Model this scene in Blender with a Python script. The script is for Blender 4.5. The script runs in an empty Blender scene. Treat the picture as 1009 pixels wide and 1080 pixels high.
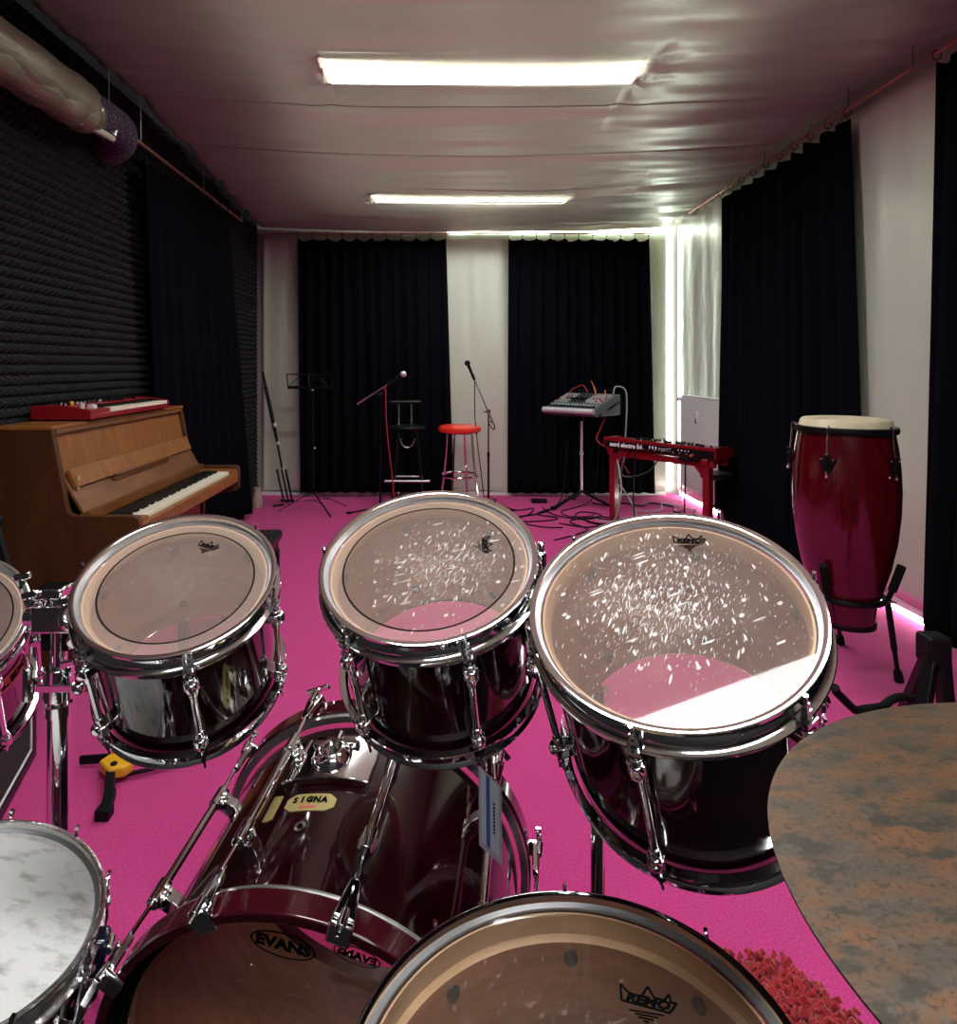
import bpy, bmesh, math, random
from mathutils import Matrix, Vector
from math import sin, cos, pi, radians, sqrt, hypot

# ------------------------------------------------------------ camera, world, exposure
scene = bpy.context.scene
COL = scene.collection
CAM_H = 1.42                       # eye height above the carpet
FPX, VX, VY = 680.0, 460.0, 385.0  # focal length and vanishing point in photo pixels (1009 x 1080)
cd = bpy.data.cameras.new('camera'); cam = bpy.data.objects.new('camera', cd); COL.objects.link(cam)
cam.location = (0, 0, CAM_H); cam.rotation_euler = (pi/2, 0, 0)
cd.sensor_fit = 'VERTICAL'; cd.sensor_height = 36; cd.lens = 36*FPX/1080
cd.shift_x = (504.5-VX)/1080; cd.shift_y = -(540-VY)/1080
cd.clip_start = .02
scene.camera = cam
world = bpy.data.worlds.new('world'); scene.world = world; world.use_nodes = True
world.node_tree.nodes['Background'].inputs[0].default_value = (.8, .85, .9, 1)
world.node_tree.nodes['Background'].inputs[1].default_value = .3
vs = scene.view_settings
vs.view_transform = 'Standard'; vs.look = 'None'; vs.gamma = 1; vs.use_curve_mapping = False
vs.exposure = 0.85
PANEL = 17.0      # radiance of the ceiling light panels
SHEET_GLOW = 1.75        # strength of the unseen glow added above the ceiling sheet
SLIT = 9.0       # daylight at the gaps in the far right corner

def hx(px, Y): return (px-VX)/FPX*Y
def hz(py, Y): return CAM_H-(py-VY)/FPX*Y

# ------------------------------------------------------------ materials
def nm(name):
    m = bpy.data.materials.new(name); m.use_nodes = True
    n = m.node_tree.nodes; p = n['Principled BSDF']
    return m, n, m.node_tree.links, p
def mat(name, col, rough=.5, metal=0, spec=.5, coat=0, coat_rough=.05, sheen=0, bump=None, var=None, emis=None, aniso=0):
    """bump = (scale, strength, stretch), var = (second colour, scale, low, high, stretch)"""
    m, n, l, p = nm(name)
    p.inputs['Base Color'].default_value = (*col, 1); p.inputs['Roughness'].default_value = rough
    p.inputs['Metallic'].default_value = metal; p.inputs['Specular IOR Level'].default_value = spec
    p.inputs['Coat Weight'].default_value = coat; p.inputs['Coat Roughness'].default_value = coat_rough
    p.inputs['Sheen Weight'].default_value = sheen; p.inputs['Anisotropic'].default_value = aniso
    if emis:
        p.inputs['Emission Color'].default_value = (*emis[0], 1); p.inputs['Emission Strength'].default_value = emis[1]
    tc = None
    def coords(st):
        nonlocal tc
        tc = tc or n.new('ShaderNodeTexCoord'); mp = n.new('ShaderNodeMapping')
        mp.inputs['Scale'].default_value = st; l.new(tc.outputs['Object'], mp.inputs[0]); return mp
    if bump:
        t = n.new('ShaderNodeTexNoise'); t.inputs['Scale'].default_value = bump[0]; t.inputs['Detail'].default_value = 4
        l.new(coords(bump[2] if len(bump) > 2 else (1, 1, 1)).outputs[0], t.inputs['Vector'])
        b = n.new('ShaderNodeBump'); b.inputs['Strength'].default_value = bump[1]; b.inputs['Distance'].default_value = .01
        l.new(t.outputs[0], b.inputs['Height']); l.new(b.outputs[0], p.inputs['Normal'])
    if var:
        t = n.new('ShaderNodeTexNoise'); t.inputs['Scale'].default_value = var[1]; t.inputs['Detail'].default_value = 5
        l.new(coords(var[4] if len(var) > 4 else (1, 1, 1)).outputs[0], t.inputs['Vector'])
        r = n.new('ShaderNodeMapRange'); r.inputs[1].default_value = var[2]; r.inputs[2].default_value = var[3]
        x = n.new('ShaderNodeMix'); x.data_type = 'RGBA'
        x.inputs[6].default_value = (*col, 1); x.inputs[7].default_value = (*var[0], 1)
        l.new(t.outputs[0], r.inputs[0]); l.new(r.outputs[0], x.inputs[0]); l.new(x.outputs[2], p.inputs['Base Color'])
    return m
def emit(name, col, s):
    m, n, l, p = nm(name); n.remove(p); e = n.new('ShaderNodeEmission')
    e.inputs[0].default_value = (*col, 1); e.inputs[1].default_value = s
    l.new(e.outputs[0], n['Material Output'].inputs[0]); return m

def head_mat(name, ring=None, R=.17, haze=.2, scratch=.6, hazecol=(.56, .45, .39), edgecol=(.66, .53, .46), tint=(.93, .88, .85), seed=0., centre=(0, -.02)):
    """clear plastic drum head: film, stick marks, optional black pinstripe ring at radius `ring`"""
    m, n, l, p = nm(name); n.remove(p)
    def M(op, a, b=None, c=None):
        x = n.new('ShaderNodeMath'); x.operation = op
        for i, v in enumerate((a, b, c)):
            if v is None: continue
            if isinstance(v, (int, float)): x.inputs[i].default_value = v
            else: l.new(v, x.inputs[i])
        return x.outputs[0]
    tc = n.new('ShaderNodeTexCoord'); sp = n.new('ShaderNodeSeparateXYZ'); l.new(tc.outputs['Object'], sp.inputs[0])
    r = M('SQRT', M('ADD', M('MULTIPLY', sp.outputs[0], sp.outputs[0]), M('MULTIPLY', sp.outputs[1], sp.outputs[1])))
    dx = M('SUBTRACT', sp.outputs[0], centre[0]); dy = M('SUBTRACT', sp.outputs[1], centre[1])
    rc = M('SQRT', M('ADD', M('MULTIPLY', dx, dx), M('MULTIPLY', dy, dy)))
    mask = n.new('ShaderNodeMapRange'); mask.inputs[1].default_value = R*.85; mask.inputs[2].default_value = R*.15
    l.new(rc, mask.inputs[0])
    tot = None
    def coords(ang, sx, sy, k):
        mp = n.new('ShaderNodeMapping'); mp.inputs['Rotation'].default_value = (0, 0, ang)
        mp2 = n.new('ShaderNodeMapping'); mp2.inputs['Scale'].default_value = (sx, sy, 1); mp2.inputs['Location'].default_value = (seed*7.3+k*3.1, seed*3.7, 0)
        l.new(tc.outputs['Object'], mp.inputs[0]); l.new(mp.outputs[0], mp2.inputs[0]); return mp2.outputs[0]
    # fine directional scuffs: stretched noise, denser towards the struck centre
    for k, (ang, sx, sy, lo) in enumerate(((-1.0, 70, 480, .64), (-.75, 90, 400, .66), (-1.35, 50, 420, .66), (.3, 80, 460, .72))):
        t = n.new('ShaderNodeTexNoise'); t.noise_dimensions = '2D'; t.inputs['Scale'].default_value = 1; t.inputs['Detail'].default_value = 1.5; l.new(coords(ang, sx, sy, k), t.inputs['Vector'])
        v_ = M('ADD', t.outputs[0], M('MULTIPLY', mask.outputs[0], .13))
        mr = n.new('ShaderNodeMapRange'); mr.inputs[1].default_value = lo+.09; mr.inputs[2].default_value = lo+.22; l.new(v_, mr.inputs[0])
        o = M('MULTIPLY', mr.outputs[0], .8)
        tot = o if tot is None else M('MAXIMUM', tot, o)
    # a few long stick marks and round dents
    for k, (ang, sx, sy, th, dens) in enumerate(((-1.05, 16, 95, .16, .22), (-.2, 12, 80, .15, .12), (-.6, 40, 60, .20, .16), (-1.5, 34, 110, .22, .2))):
        v = n.new('ShaderNodeTexVoronoi'); v.voronoi_dimensions = '2D'; v.inputs['Scale'].default_value = 1; l.new(coords(ang, sx, sy, k+9), v.inputs['Vector'])
        mr = n.new('ShaderNodeMapRange'); mr.inputs[1].default_value = th; mr.inputs[2].default_value = th*.5; l.new(v.outputs['Distance'], mr.inputs[0])
        s2 = n.new('ShaderNodeSeparateColor'); l.new(v.outputs['Color'], s2.inputs[0])
        tot = M('MAXIMUM', tot, M('MULTIPLY', mr.outputs[0], M('MULTIPLY', M('LESS_THAN', s2.outputs[0], M('MULTIPLY', mask.outputs[0], dens*2)), M('ADD', M('MULTIPLY', s2.outputs[1], .5), .5))))
    nz = n.new('ShaderNodeTexNoise'); nz.inputs['Scale'].default_value = 14; nz.inputs['Detail'].default_value = 6; l.new(tc.outputs['Object'], nz.inputs['Vector'])
    fog = n.new('ShaderNodeMapRange'); fog.inputs[1].default_value = .42; fog.inputs[2].default_value = .75; fog.inputs[4].default_value = .30; l.new(nz.outputs[0], fog.inputs[0])
    fac = M('ADD', M('ADD', M('MULTIPLY', tot, scratch), M('MULTIPLY', M('MULTIPLY', fog.outputs[0], mask.outputs[0]), scratch)), haze)
    dif = n.new('ShaderNodeBsdfDiffuse'); tr = n.new('ShaderNodeBsdfTransparent'); tr.inputs[0].default_value = (*tint, 1)
    cm = n.new('ShaderNodeMix'); cm.data_type = 'RGBA'; cm.inputs[6].default_value = (*hazecol, 1); cm.inputs[7].default_value = (.85, .83, .82, 1)
    l.new(M('MINIMUM', M('MULTIPLY', tot, min(scratch*2, 1.5)), 1.), cm.inputs[0])
    col = cm.outputs[2]
    if ring:
        out = M('GREATER_THAN', r, ring)
        fac = M('ADD', fac, M('MULTIPLY', out, .07))
        c2 = n.new('ShaderNodeMix'); c2.data_type = 'RGBA'; l.new(out, c2.inputs[0]); l.new(col, c2.inputs[6]); c2.inputs[7].default_value = (*edgecol, 1)
        line = M('LESS_THAN', M('ABSOLUTE', M('SUBTRACT', r, ring)), .0016)
        fac = M('MAXIMUM', fac, line)
        c3 = n.new('ShaderNodeMix'); c3.data_type = 'RGBA'; l.new(line, c3.inputs[0]); l.new(c2.outputs[2], c3.inputs[6]); c3.inputs[7].default_value = (.01, .01, .01, 1)
        col = c3.outputs[2]
    l.new(col, dif.inputs[0])
    mx = n.new('ShaderNodeMixShader'); l.new(M('MINIMUM', fac, 1.), mx.inputs[0]); l.new(tr.outputs[0], mx.inputs[1]); l.new(dif.outputs[0], mx.inputs[2])
    gl = n.new('ShaderNodeBsdfGlossy'); gl.inputs['Roughness'].default_value = .025
    fr = n.new('ShaderNodeFresnel'); gm = n.new('ShaderNodeNewGeometry'); fm_ = n.new('ShaderNodeMapRange'); fm_.inputs[3].default_value = 1.42; fm_.inputs[4].default_value = 1/1.42; l.new(gm.outputs['Backfacing'], fm_.inputs[0]); l.new(fm_.outputs[0], fr.inputs[0])
    m2 = n.new('ShaderNodeMixShader'); l.new(fr.outputs[0], m2.inputs[0]); l.new(mx.outputs[0], m2.inputs[1]); l.new(gl.outputs[0], m2.inputs[2])
    l.new(m2.outputs[0], n['Material Output'].inputs[0]); return m

def wood_mat(name, c1, c2, scale=(1, 1, 1), rough=.4, coat=.3, sc=6):
    m, n, l, p = nm(name)
    tc = n.new('ShaderNodeTexCoord'); mp = n.new('ShaderNodeMapping'); mp.inputs['Scale'].default_value = scale
    l.new(tc.outputs['Object'], mp.inputs[0])
    t = n.new('ShaderNodeTexNoise'); t.inputs['Scale'].default_value = sc; t.inputs['Detail'].default_value = 8; t.inputs['Distortion'].default_value = .6
    l.new(mp.outputs[0], t.inputs['Vector'])
    t2 = n.new('ShaderNodeTexNoise'); t2.inputs['Scale'].default_value = sc*9; t2.inputs['Detail'].default_value = 3; l.new(mp.outputs[0], t2.inputs['Vector'])
    a = n.new('ShaderNodeMath'); a.operation = 'MULTIPLY_ADD'; a.inputs[1].default_value = .35; l.new(t2.outputs[0], a.inputs[0]); l.new(t.outputs[0], a.inputs[2])
    r = n.new('ShaderNodeMapRange'); r.inputs[1].default_value = .45; r.inputs[2].default_value = .9; l.new(a.outputs[0], r.inputs[0])
    x = n.new('ShaderNodeMix'); x.data_type = 'RGBA'; x.inputs[6].default_value = (*c1, 1); x.inputs[7].default_value = (*c2, 1)
    l.new(r.outputs[0], x.inputs[0]); l.new(x.outputs[2], p.inputs['Base Color'])
    p.inputs['Roughness'].default_value = rough; p.inputs['Coat Weight'].default_value = coat; p.inputs['Coat Roughness'].default_value = .12
    return m

K = {}
K['carpet'] = mat('pink carpet', (.68, .058, .285), .95, spec=.1, sheen=.12, bump=(330, .6), var=((.49, .030, .185), 170, .38, .68))
K['wall'] = mat('plain wall', (.45, .43, .41), .8)
K['front'] = mat('dark cloth wall', (.03, .028, .030), .9)
K['dark'] = mat('dark wall', (.012, .012, .014), .9)
K['satin'] = mat('silver satin', (.60, .65, .55), .31, metal=.40, sheen=.1, bump=(420, .12), aniso=.4)
def leak(m, w, col):
    n, l = m.node_tree.nodes, m.node_tree.links; t = n.new('ShaderNodeBsdfTranslucent'); t.inputs[0].default_value = (*col, 1)
    x = n.new('ShaderNodeMixShader'); x.inputs[0].default_value = w; p = n['Principled BSDF']
    l.new(p.outputs[0], x.inputs[1]); l.new(t.outputs[0], x.inputs[2]); l.new(x.outputs[0], n['Material Output'].inputs[0])
leak(K['satin'], .25, (.8, .78, .70))
K['sheet_glow'] = emit('added glow above the sheet', (1, .98, .93), SHEET_GLOW)
K['satin_wall'] = mat('pale satin', (.64, .70, .57), .36, metal=.25, sheen=.2, bump=(6, .9, (1.3, 1.3, .45)))
K['satin_wrap'] = mat('gathered satin', (.24, .23, .15), .30, metal=.35, bump=(6, 1.0, (3.5, 1.2, 3.5)))
K['velvet'] = mat('black curtain cloth', (.0030, .0036, .0060), .9, spec=.04, bump=(300, .2))
K['foam'] = mat('charcoal foam', (.015, .015, .0185), .8, spec=.3, bump=(300, .25))
K['felt'] = mat('purple felt', (.045, .034, .058), .95, bump=(90, .9), var=((.26, .23, .28), 75, .58, .66))
K['copper'] = mat('copper', (.72, .36, .26), .3, metal=.9)
K['chrome'] = mat('chrome', (.86, .87, .88), .07, metal=1)
K['chrome_worn'] = mat('worn chrome', (.72, .72, .72), .22, metal=1, bump=(60, .15))
K['screw'] = mat('dull screw', (.09, .09, .09), .4, metal=.6)
K['collar'] = mat('head collar', (.30, .30, .31), .45, metal=.8)
K['reflection_mat'] = mat('charcoal rug', (.012, .011, .012), .95, spec=.05, bump=(300, .6))
K['steel'] = mat('dull steel', (.45, .46, .47), .35, metal=1)
K['black_metal'] = mat('black metal', (.005, .005, .006), .38, spec=.2)
K['black_plastic'] = mat('black plastic', (.006, .006, .007), .5, spec=.15)
K['rubber'] = mat('rubber', (.006, .006, .006), .8, spec=.1)
K['wine'] = mat('wine lacquer', (.014, .0008, .0028), .10, spec=.6, coat=1, coat_rough=.03)
K['wine_hoop'] = mat('wine hoop lacquer', (.038, .0022, .006), .16, coat=1, coat_rough=.05)
K['maple'] = wood_mat('maple edge', (.60, .42, .25), (.50, .33, .18), (1, 1, 3), .5, .1, 12)
K['inner_wood'] = wood_mat('drum inside wood', (.40, .20, .11), (.25, .115, .06), (1, 1, 6), .5, .15, 8)
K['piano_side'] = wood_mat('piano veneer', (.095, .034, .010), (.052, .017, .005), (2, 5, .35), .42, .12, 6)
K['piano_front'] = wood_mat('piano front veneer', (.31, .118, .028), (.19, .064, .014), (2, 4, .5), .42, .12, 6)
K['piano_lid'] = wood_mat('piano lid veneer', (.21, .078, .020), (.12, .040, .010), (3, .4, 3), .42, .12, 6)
K['ivory'] = mat('ivory keys', (.80, .75, .60), .3)
K['ebony'] = mat('black keys', (.01, .01, .01), .25)
K['green_felt'] = mat('green felt', (.10, .14, .05), .95)
K['red_paint'] = mat('red enamel', (.25, .006, .012), .28, coat=.3)
K['red_vinyl'] = mat('red vinyl', (.80, .035, .02), .3)
K['black_vinyl'] = mat('black vinyl', (.006, .007, .009), .35, spec=.3)
K['white_paint'] = mat('white enamel', (.78, .77, .78), .4)
K['white_plastic'] = mat('white plastic', (.75, .75, .74), .4)
K['grey_plastic'] = mat('grey mixer casing', (.085, .12, .12), .4)
K['silver'] = mat('silver trim', (.75, .75, .74), .3, metal=.4)
K['conga'] = wood_mat('conga lacquer', (.095, .002, .004), (.048, .0008, .005), (9, 9, .25), .14, 1, 4)
K['skin'] = mat('rawhide', (.66, .58, .40), .6, var=((.48, .42, .28), 8, .4, .7))
K['coated'] = mat('coated head', (.60, .61, .60), .65, bump=(300, .3), var=((.20, .20, .195), 26, .52, .80, (1, 2.2, 1)))
K['gold'] = mat('gold badge', (.52, .43, .17), .42, metal=.4)
K['ink'] = mat('black print', (.004, .004, .004), .9, spec=.05)
K['redprint'] = mat('red print', (.65, .12, .10), .5)
K['white_print'] = mat('white print', (.85, .85, .85), .5)
K['yellow'] = mat('yellow plastic', (.80, .42, .02), .4)
K['shag'] = mat('red shag', (.36, .006, .014), .8, sheen=.3)
K['red_cable'] = mat('red cable', (.45, .02, .03), .5)
K['grey_cable'] = mat('grey cable', (.40, .42, .40), .5)
K['vase'] = mat('beige ceramic', (.42, .36, .28), .5)
K['grille'] = mat('speaker cloth', (.020, .018, .018), .9, bump=(500, .6))
K['navy'] = mat('dark blue casing', (.008, .010, .03), .15, coat=1)
K['tag_clear'] = mat('tag laminate', (.25, .22, .27), .3)
K['tag_white'] = mat('tag card', (.30, .34, .38), .4)
K['tag_blue'] = mat('tag blue', (.03, .06, .22), .4)
K['orange'] = mat('orange plug', (.8, .2, .08), .4)
K['panel'] = emit('panel diffuser', (1, .985, .97), PANEL)
K['day'] = emit('daylight behind the sheets', (.92, 1, .90), SLIT)
def cymbal_mat():
    m, n, l, p = nm('dark raw bronze')
    tc = n.new('ShaderNodeTexCoord')
    def noise(s, d, st=(1, 1, 1)):
        mp = n.new('ShaderNodeMapping'); mp.inputs['Scale'].default_value = st; l.new(tc.outputs['Object'], mp.inputs[0])
        t = n.new('ShaderNodeTexNoise'); t.inputs['Scale'].default_value = s; t.inputs['Detail'].default_value = d; l.new(mp.outputs[0], t.inputs['Vector']); return t.outputs[0]
    def rng(a, lo, hi):
        r = n.new('ShaderNodeMapRange'); r.inputs[1].default_value = lo; r.inputs[2].default_value = hi; l.new(a, r.inputs[0]); return r.outputs[0]
    def mix(f, a, b):
        x = n.new('ShaderNodeMix'); x.data_type = 'RGBA'; l.new(f, x.inputs[0])
        for i, c in ((6, a), (7, b)):
            if isinstance(c, tuple): x.inputs[i].default_value = (*c, 1)
            else: l.new(c, x.inputs[i])
        return x.outputs[2]
    c = mix(rng(noise(26, 6, (1, 1.7, 1)), .40, .62), (.066, .052, .037), (.135, .062, .027))
    c = mix(rng(noise(38, 7, (1, 2.0, 1)), .55, .62), c, (.036, .031, .022))
    c = mix(rng(noise(150, 3), .55, .75), c, (.085, .075, .06))
    l.new(c, p.inputs['Base Color']); c = mix(rng(noise(330, 4), .5, .72), c, (.030, .025, .018)); l.new(c, p.inputs['Base Color'])
    p.inputs['Metallic'].default_value = .45; p.inputs['Roughness'].default_value = .42
    b = n.new('ShaderNodeBump'); b.inputs['Strength'].default_value = .25; b.inputs['Distance'].default_value = .003
    l.new(noise(55, 3), b.inputs['Height']); l.new(b.outputs[0], p.inputs['Normal'])
    return m
K['cymbal'] = cymbal_mat()

# ------------------------------------------------------------ mesh helpers
RM = {}
def root(name, label, cat, loc=(0, 0, 0), M=None, group=None):
    o = bpy.data.objects.new(name, None); COL.objects.link(o); o.empty_display_size = .05
    W = (Matrix.Translation(Vector(loc)) if M is None else M)
    o.matrix_world = W; RM[o.name] = W.copy()
    tag(o, label, cat, group); return o
def tag(o, label, cat, group=None, kind=None):
    if label: o['label'] = label
    if cat: o['category'] = cat
    if group: o['group'] = group
    if kind: o['kind'] = kind
    return o
def frame(n, ref=(1, 0, 0)):
    n = Vector(n).normalized(); x = Vector(ref); x = (x-n*x.dot(n)).normalized(); y = n.cross(x)
    return x, y, n
def fm(c, n, ref=(1, 0, 0)):
    x, y, z = frame(n, ref); M = Matrix.Identity(4)
    for i in range(3): M[i][0] = x[i]; M[i][1] = y[i]; M[i][2] = z[i]; M[i][3] = c[i]
    return M
def perp(d):
    a = Vector((0, 0, 1)) if abs(d.z) < .9 else Vector((1, 0, 0))
    u = d.cross(a).normalized(); return u, d.cross(u).normalized()

class MB:
    def __init__(s, M=None): s.v = []; s.f = []; s.mi = []; s.M = M; s.cur = 0
    def add(s, vs, fs, M=None):
        b = len(s.v)
        for p in vs:
            p = Vector(p)
            if M is not None: p = M @ p
            if s.M is not None: p = s.M @ p
            s.v.append(p)
        for f in fs: s.f.append([b+i for i in f]); s.mi.append(s.cur)
        return s
    def bx(s, x0, x1, y0, y1, z0, z1, M=None):
        v = [(x, y, z) for z in (z0, z1) for y in (y0, y1) for x in (x0, x1)]
        return s.add(v, [(0, 2, 3, 1), (4, 5, 7, 6), (0, 1, 5, 4), (2, 6, 7, 3), (0, 4, 6, 2), (1, 3, 7, 5)], M)
    def box(s, c, sz, M=None):
        return s.bx(c[0]-sz[0]/2, c[0]+sz[0]/2, c[1]-sz[1]/2, c[1]+sz[1]/2, c[2]-sz[2]/2, c[2]+sz[2]/2, M)
    def bar(s, p, q, w, h, up=(0, 0, 1)):
        p, q = Vector(p), Vector(q); d = (q-p); L = d.length; d.normalize(); u = Vector(up)
        if abs(d.dot(u)) > .98: u = Vector((1, 0, 0))
        a = d.cross(u).normalized(); b = a.cross(d)
        v = [(p+d*t+a*i*w/2+b*j*h/2) for t in (0, L) for (i, j) in ((-1, -1), (1, -1), (1, 1), (-1, 1))]
        return s.add(v, [(3, 2, 1, 0), (4, 5, 6, 7), (0, 1, 5, 4), (1, 2, 6, 5), (2, 3, 7, 6), (3, 0, 4, 7)])
    def cyl(s, p, q, r, r2=None, n=16, caps=True):
        p, q = Vector(p), Vector(q); r2 = r if r2 is None else r2; d = (q-p).normalized(); a, b = perp(d)
        v = [c+(a*cos(2*pi*i/n)+b*sin(2*pi*i/n))*rr for c, rr in ((p, r), (q, r2)) for i in range(n)]
        f = [(i, (i+1) % n, n+(i+1) % n, n+i) for i in range(n)]
        if caps: f += [tuple(range(n-1, -1, -1)), tuple(range(n, 2*n))]
        return s.add(v, f)
    def tube(s, pts, r, n=8, closed=False):
        pts = [Vector(p) for p in pts]; N = len(pts); rr = r if isinstance(r, (list, tuple)) else [r]*N
        T = [((pts[(i+1) % N] if closed or i < N-1 else pts[i])-(pts[i-1] if closed or i else pts[i])).normalized() for i in range(N)]
        a, _ = perp(T[0]); v = []
        for i in range(N):
            a = (a-T[i]*a.dot(T[i])).normalized(); b = T[i].cross(a)
            v += [pts[i]+(a*cos(2*pi*k/n)+b*sin(2*pi*k/n))*rr[i] for k in range(n)]
        f = [(i*n+k, i*n+(k+1) % n, ((i+1) % N)*n+(k+1) % n, ((i+1) % N)*n+k) for i in range(N if closed else N-1) for k in range(n)]
        if not closed: f += [tuple(range(n-1, -1, -1)), tuple((N-1)*n+k for k in range(n))]
        return s.add(v, f)
    def lathe(s, prof, n=64, M=None, closed=False, caps=False):
        P = len(prof); v = [(r*cos(2*pi*i/n), r*sin(2*pi*i/n), z) for i in range(n) for r, z in prof]
        f = [(i*P+j, ((i+1) % n)*P+j, ((i+1) % n)*P+(j+1) % P, i*P+(j+1) % P) for i in range(n) for j in range(P if closed else P-1)]
        if caps: f += [tuple(i*P for i in range(n-1, -1, -1)), tuple(i*P+P-1 for i in range(n))]
        return s.add(v, f, M)
    def prism(s, poly, d0, d1, M=None):
        n = len(poly); v = [(x, y, d) for d in (d0, d1) for x, y in poly]
        return s.add(v, [tuple(range(n-1, -1, -1)), tuple(range(n, 2*n))]+[(i, (i+1) % n, n+(i+1) % n, n+i) for i in range(n)], M)
    def ball(s, c, r, n=12, sc=(1, 1, 1)):
        m = n//2; prof = [(r*sin(pi*j/m)*1.0, -r*cos(pi*j/m)) for j in range(1, m)]
        M = Matrix.Translation(Vector(c)) @ Matrix.Diagonal((*sc, 1))
        return s.lathe(prof, n, M, caps=True)
    def build(s, name, mt, parent=None, world=False, smooth=35, bevel=0, label=None, bseg=2):
        me = bpy.data.meshes.new(name); vs = s.v
        if world and parent is not None:
            I = full(parent).inverted(); vs = [I @ p for p in vs]
        me.from_pydata([tuple(p) for p in vs], [], s.f); me.validate()
        if len(me.polygons) == len(s.mi) and name not in ('ceiling_fabric', 'cloth'):
            b_ = bmesh.new(); b_.from_mesh(me); bmesh.ops.recalc_face_normals(b_, faces=b_.faces); b_.to_mesh(me); b_.free()
        for m_ in (mt if isinstance(mt, (list, tuple)) else [mt]): me.materials.append(K[m_] if isinstance(m_, str) else m_)
        if isinstance(mt, (list, tuple)) and len(me.polygons) == len(s.mi): me.polygons.foreach_set('material_index', s.mi)
        if smooth:
            me.polygons.foreach_set('use_smooth', [True]*len(me.polygons)); me.set_sharp_from_angle(angle=radians(smooth))
        me.update(); o = bpy.data.objects.new(name, me); COL.objects.link(o)
        if parent is not None: o.parent = parent; RM[o.name] = None
        if bevel:
            b = o.modifiers.new('bevel', 'BEVEL'); b.width = bevel; b.segments = bseg; b.limit_method = 'ANGLE'; b.angle_limit = radians(40)
        if label: o['label'] = label
        return o
def full(o):
    M = Matrix.Identity(4)
    while o is not None:
        if RM.get(o.name) is not None: M = RM[o.name] @ M
        o = o.parent
    return M
def kid(o, parent, loc, rotz=0):
    """another copy of a part, sharing its mesh"""
    c = o.copy(); COL.objects.link(c); c.parent = parent; c.location = loc; c.rotation_euler = (0, 0, rotz); RM[c.name] = None; return c
def top(o, loc):
    """re-centre a stand-alone mesh on its base point"""
    v = Vector(loc)
    o.data.transform(Matrix.Translation(-v)); o.location = v; RM[o.name] = Matrix.Translation(v); return o
def structure(o): o['kind'] = 'structure'; return o
def text(name, s, size, M, mt, parent, ext=.0003, align='CENTER', label=None, shear=0, xs=1.0):
    cu = bpy.data.curves.new(name, 'FONT'); cu.body = s; cu.size = size; cu.extrude = ext; cu.align_x = align; cu.align_y = 'CENTER'; cu.shear = shear; cu.resolution_u = 2; cu.offset = size*.055
    t = bpy.data.objects.new(name+'_t', cu); COL.objects.link(t); bpy.context.view_layer.update()
    me = bpy.data.meshes.new_from_object(t.evaluated_get(bpy.context.evaluated_depsgraph_get()))
    bpy.data.objects.remove(t); bpy.data.curves.remove(cu)
    me.transform(M @ Matrix.Diagonal((xs, 1, 1, 1))); me.materials.clear(); me.materials.append(K[mt])
    o = bpy.data.objects.new(name, me); me.name = name; COL.objects.link(o); o.parent = parent; RM[o.name] = None
    return o
def T2(x, y, z, rot=0, s=1): return Matrix.Translation((x, y, z)) @ Matrix.Rotation(rot, 4, 'Z') @ Matrix.Scale(s, 4)
def smooth_path(pts, k=6):
    pts = [Vector(p) for p in pts]; out = []
    P = [pts[0]]+pts+[pts[-1]]
    for i in range(1, len(P)-2):
        a, b, c, d = P[i-1:i+3]
        for j in range(k):
            t = j/k; out.append(.5*((2*b)+(c-a)*t+(2*a-5*b+4*c-d)*t*t+(3*b-a-3*c+d)*t**3))
    return out+[pts[-1]]
def arc(c, r, a0, a1, n, ax='xy'):
    o = []
    for i in range(n+1):
        t = a0+(a1-a0)*i/n; u, v = r*cos(t), r*sin(t)
        o.append((c[0]+u, c[1]+v, c[2]) if ax == 'xy' else (c[0]+u, c[1], c[2]+v) if ax == 'xz' else (c[0], c[1]+u, c[2]+v))
    return o

# ------------------------------------------------------------ the room
XL, XR, YB, YF, ZC = -1.98, 2.66, 7.12, -1.6, 3.30
structure(MB().bx(XL-.1, XR+.1, YF-.1, YB+.1, -.06, 0).build('floor', 'carpet'))
structure(MB().bx(XL-.12, XL, YF-.1, YB+.1, 0, ZC).build('wall_left', 'dark'))
structure(MB().bx(XR, XR+.12, YF-.1, YB+.1, 0, ZC).build('wall_right', 'wall'))
structure(MB().bx(XL, XR, YB, YB+.12, 0, ZC).build('wall_back', 'wall'))
structure(MB().bx(XL, XR, YF-.12, YF, 0, ZC).build('wall_front', 'front'))
structure(MB().bx(XL, XR, YF, YB, ZC+.01, ZC+.08).build('ceiling', 'wall'))
structure(MB().bx(-.95, 1.55, YF+.2, YB-.9, ZC-.005, ZC+.005).build('window_5', 'sheet_glow'))  # unseen glowing pane, added to brighten the middle of the sheet
structure(MB().bx(-1.3, 1.6, YF+.05, .98, 0, .009).build('added_reflection_mat', 'reflection_mat', bevel=.003))  # dark mat out of view, added so the chrome reflects something dark

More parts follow.
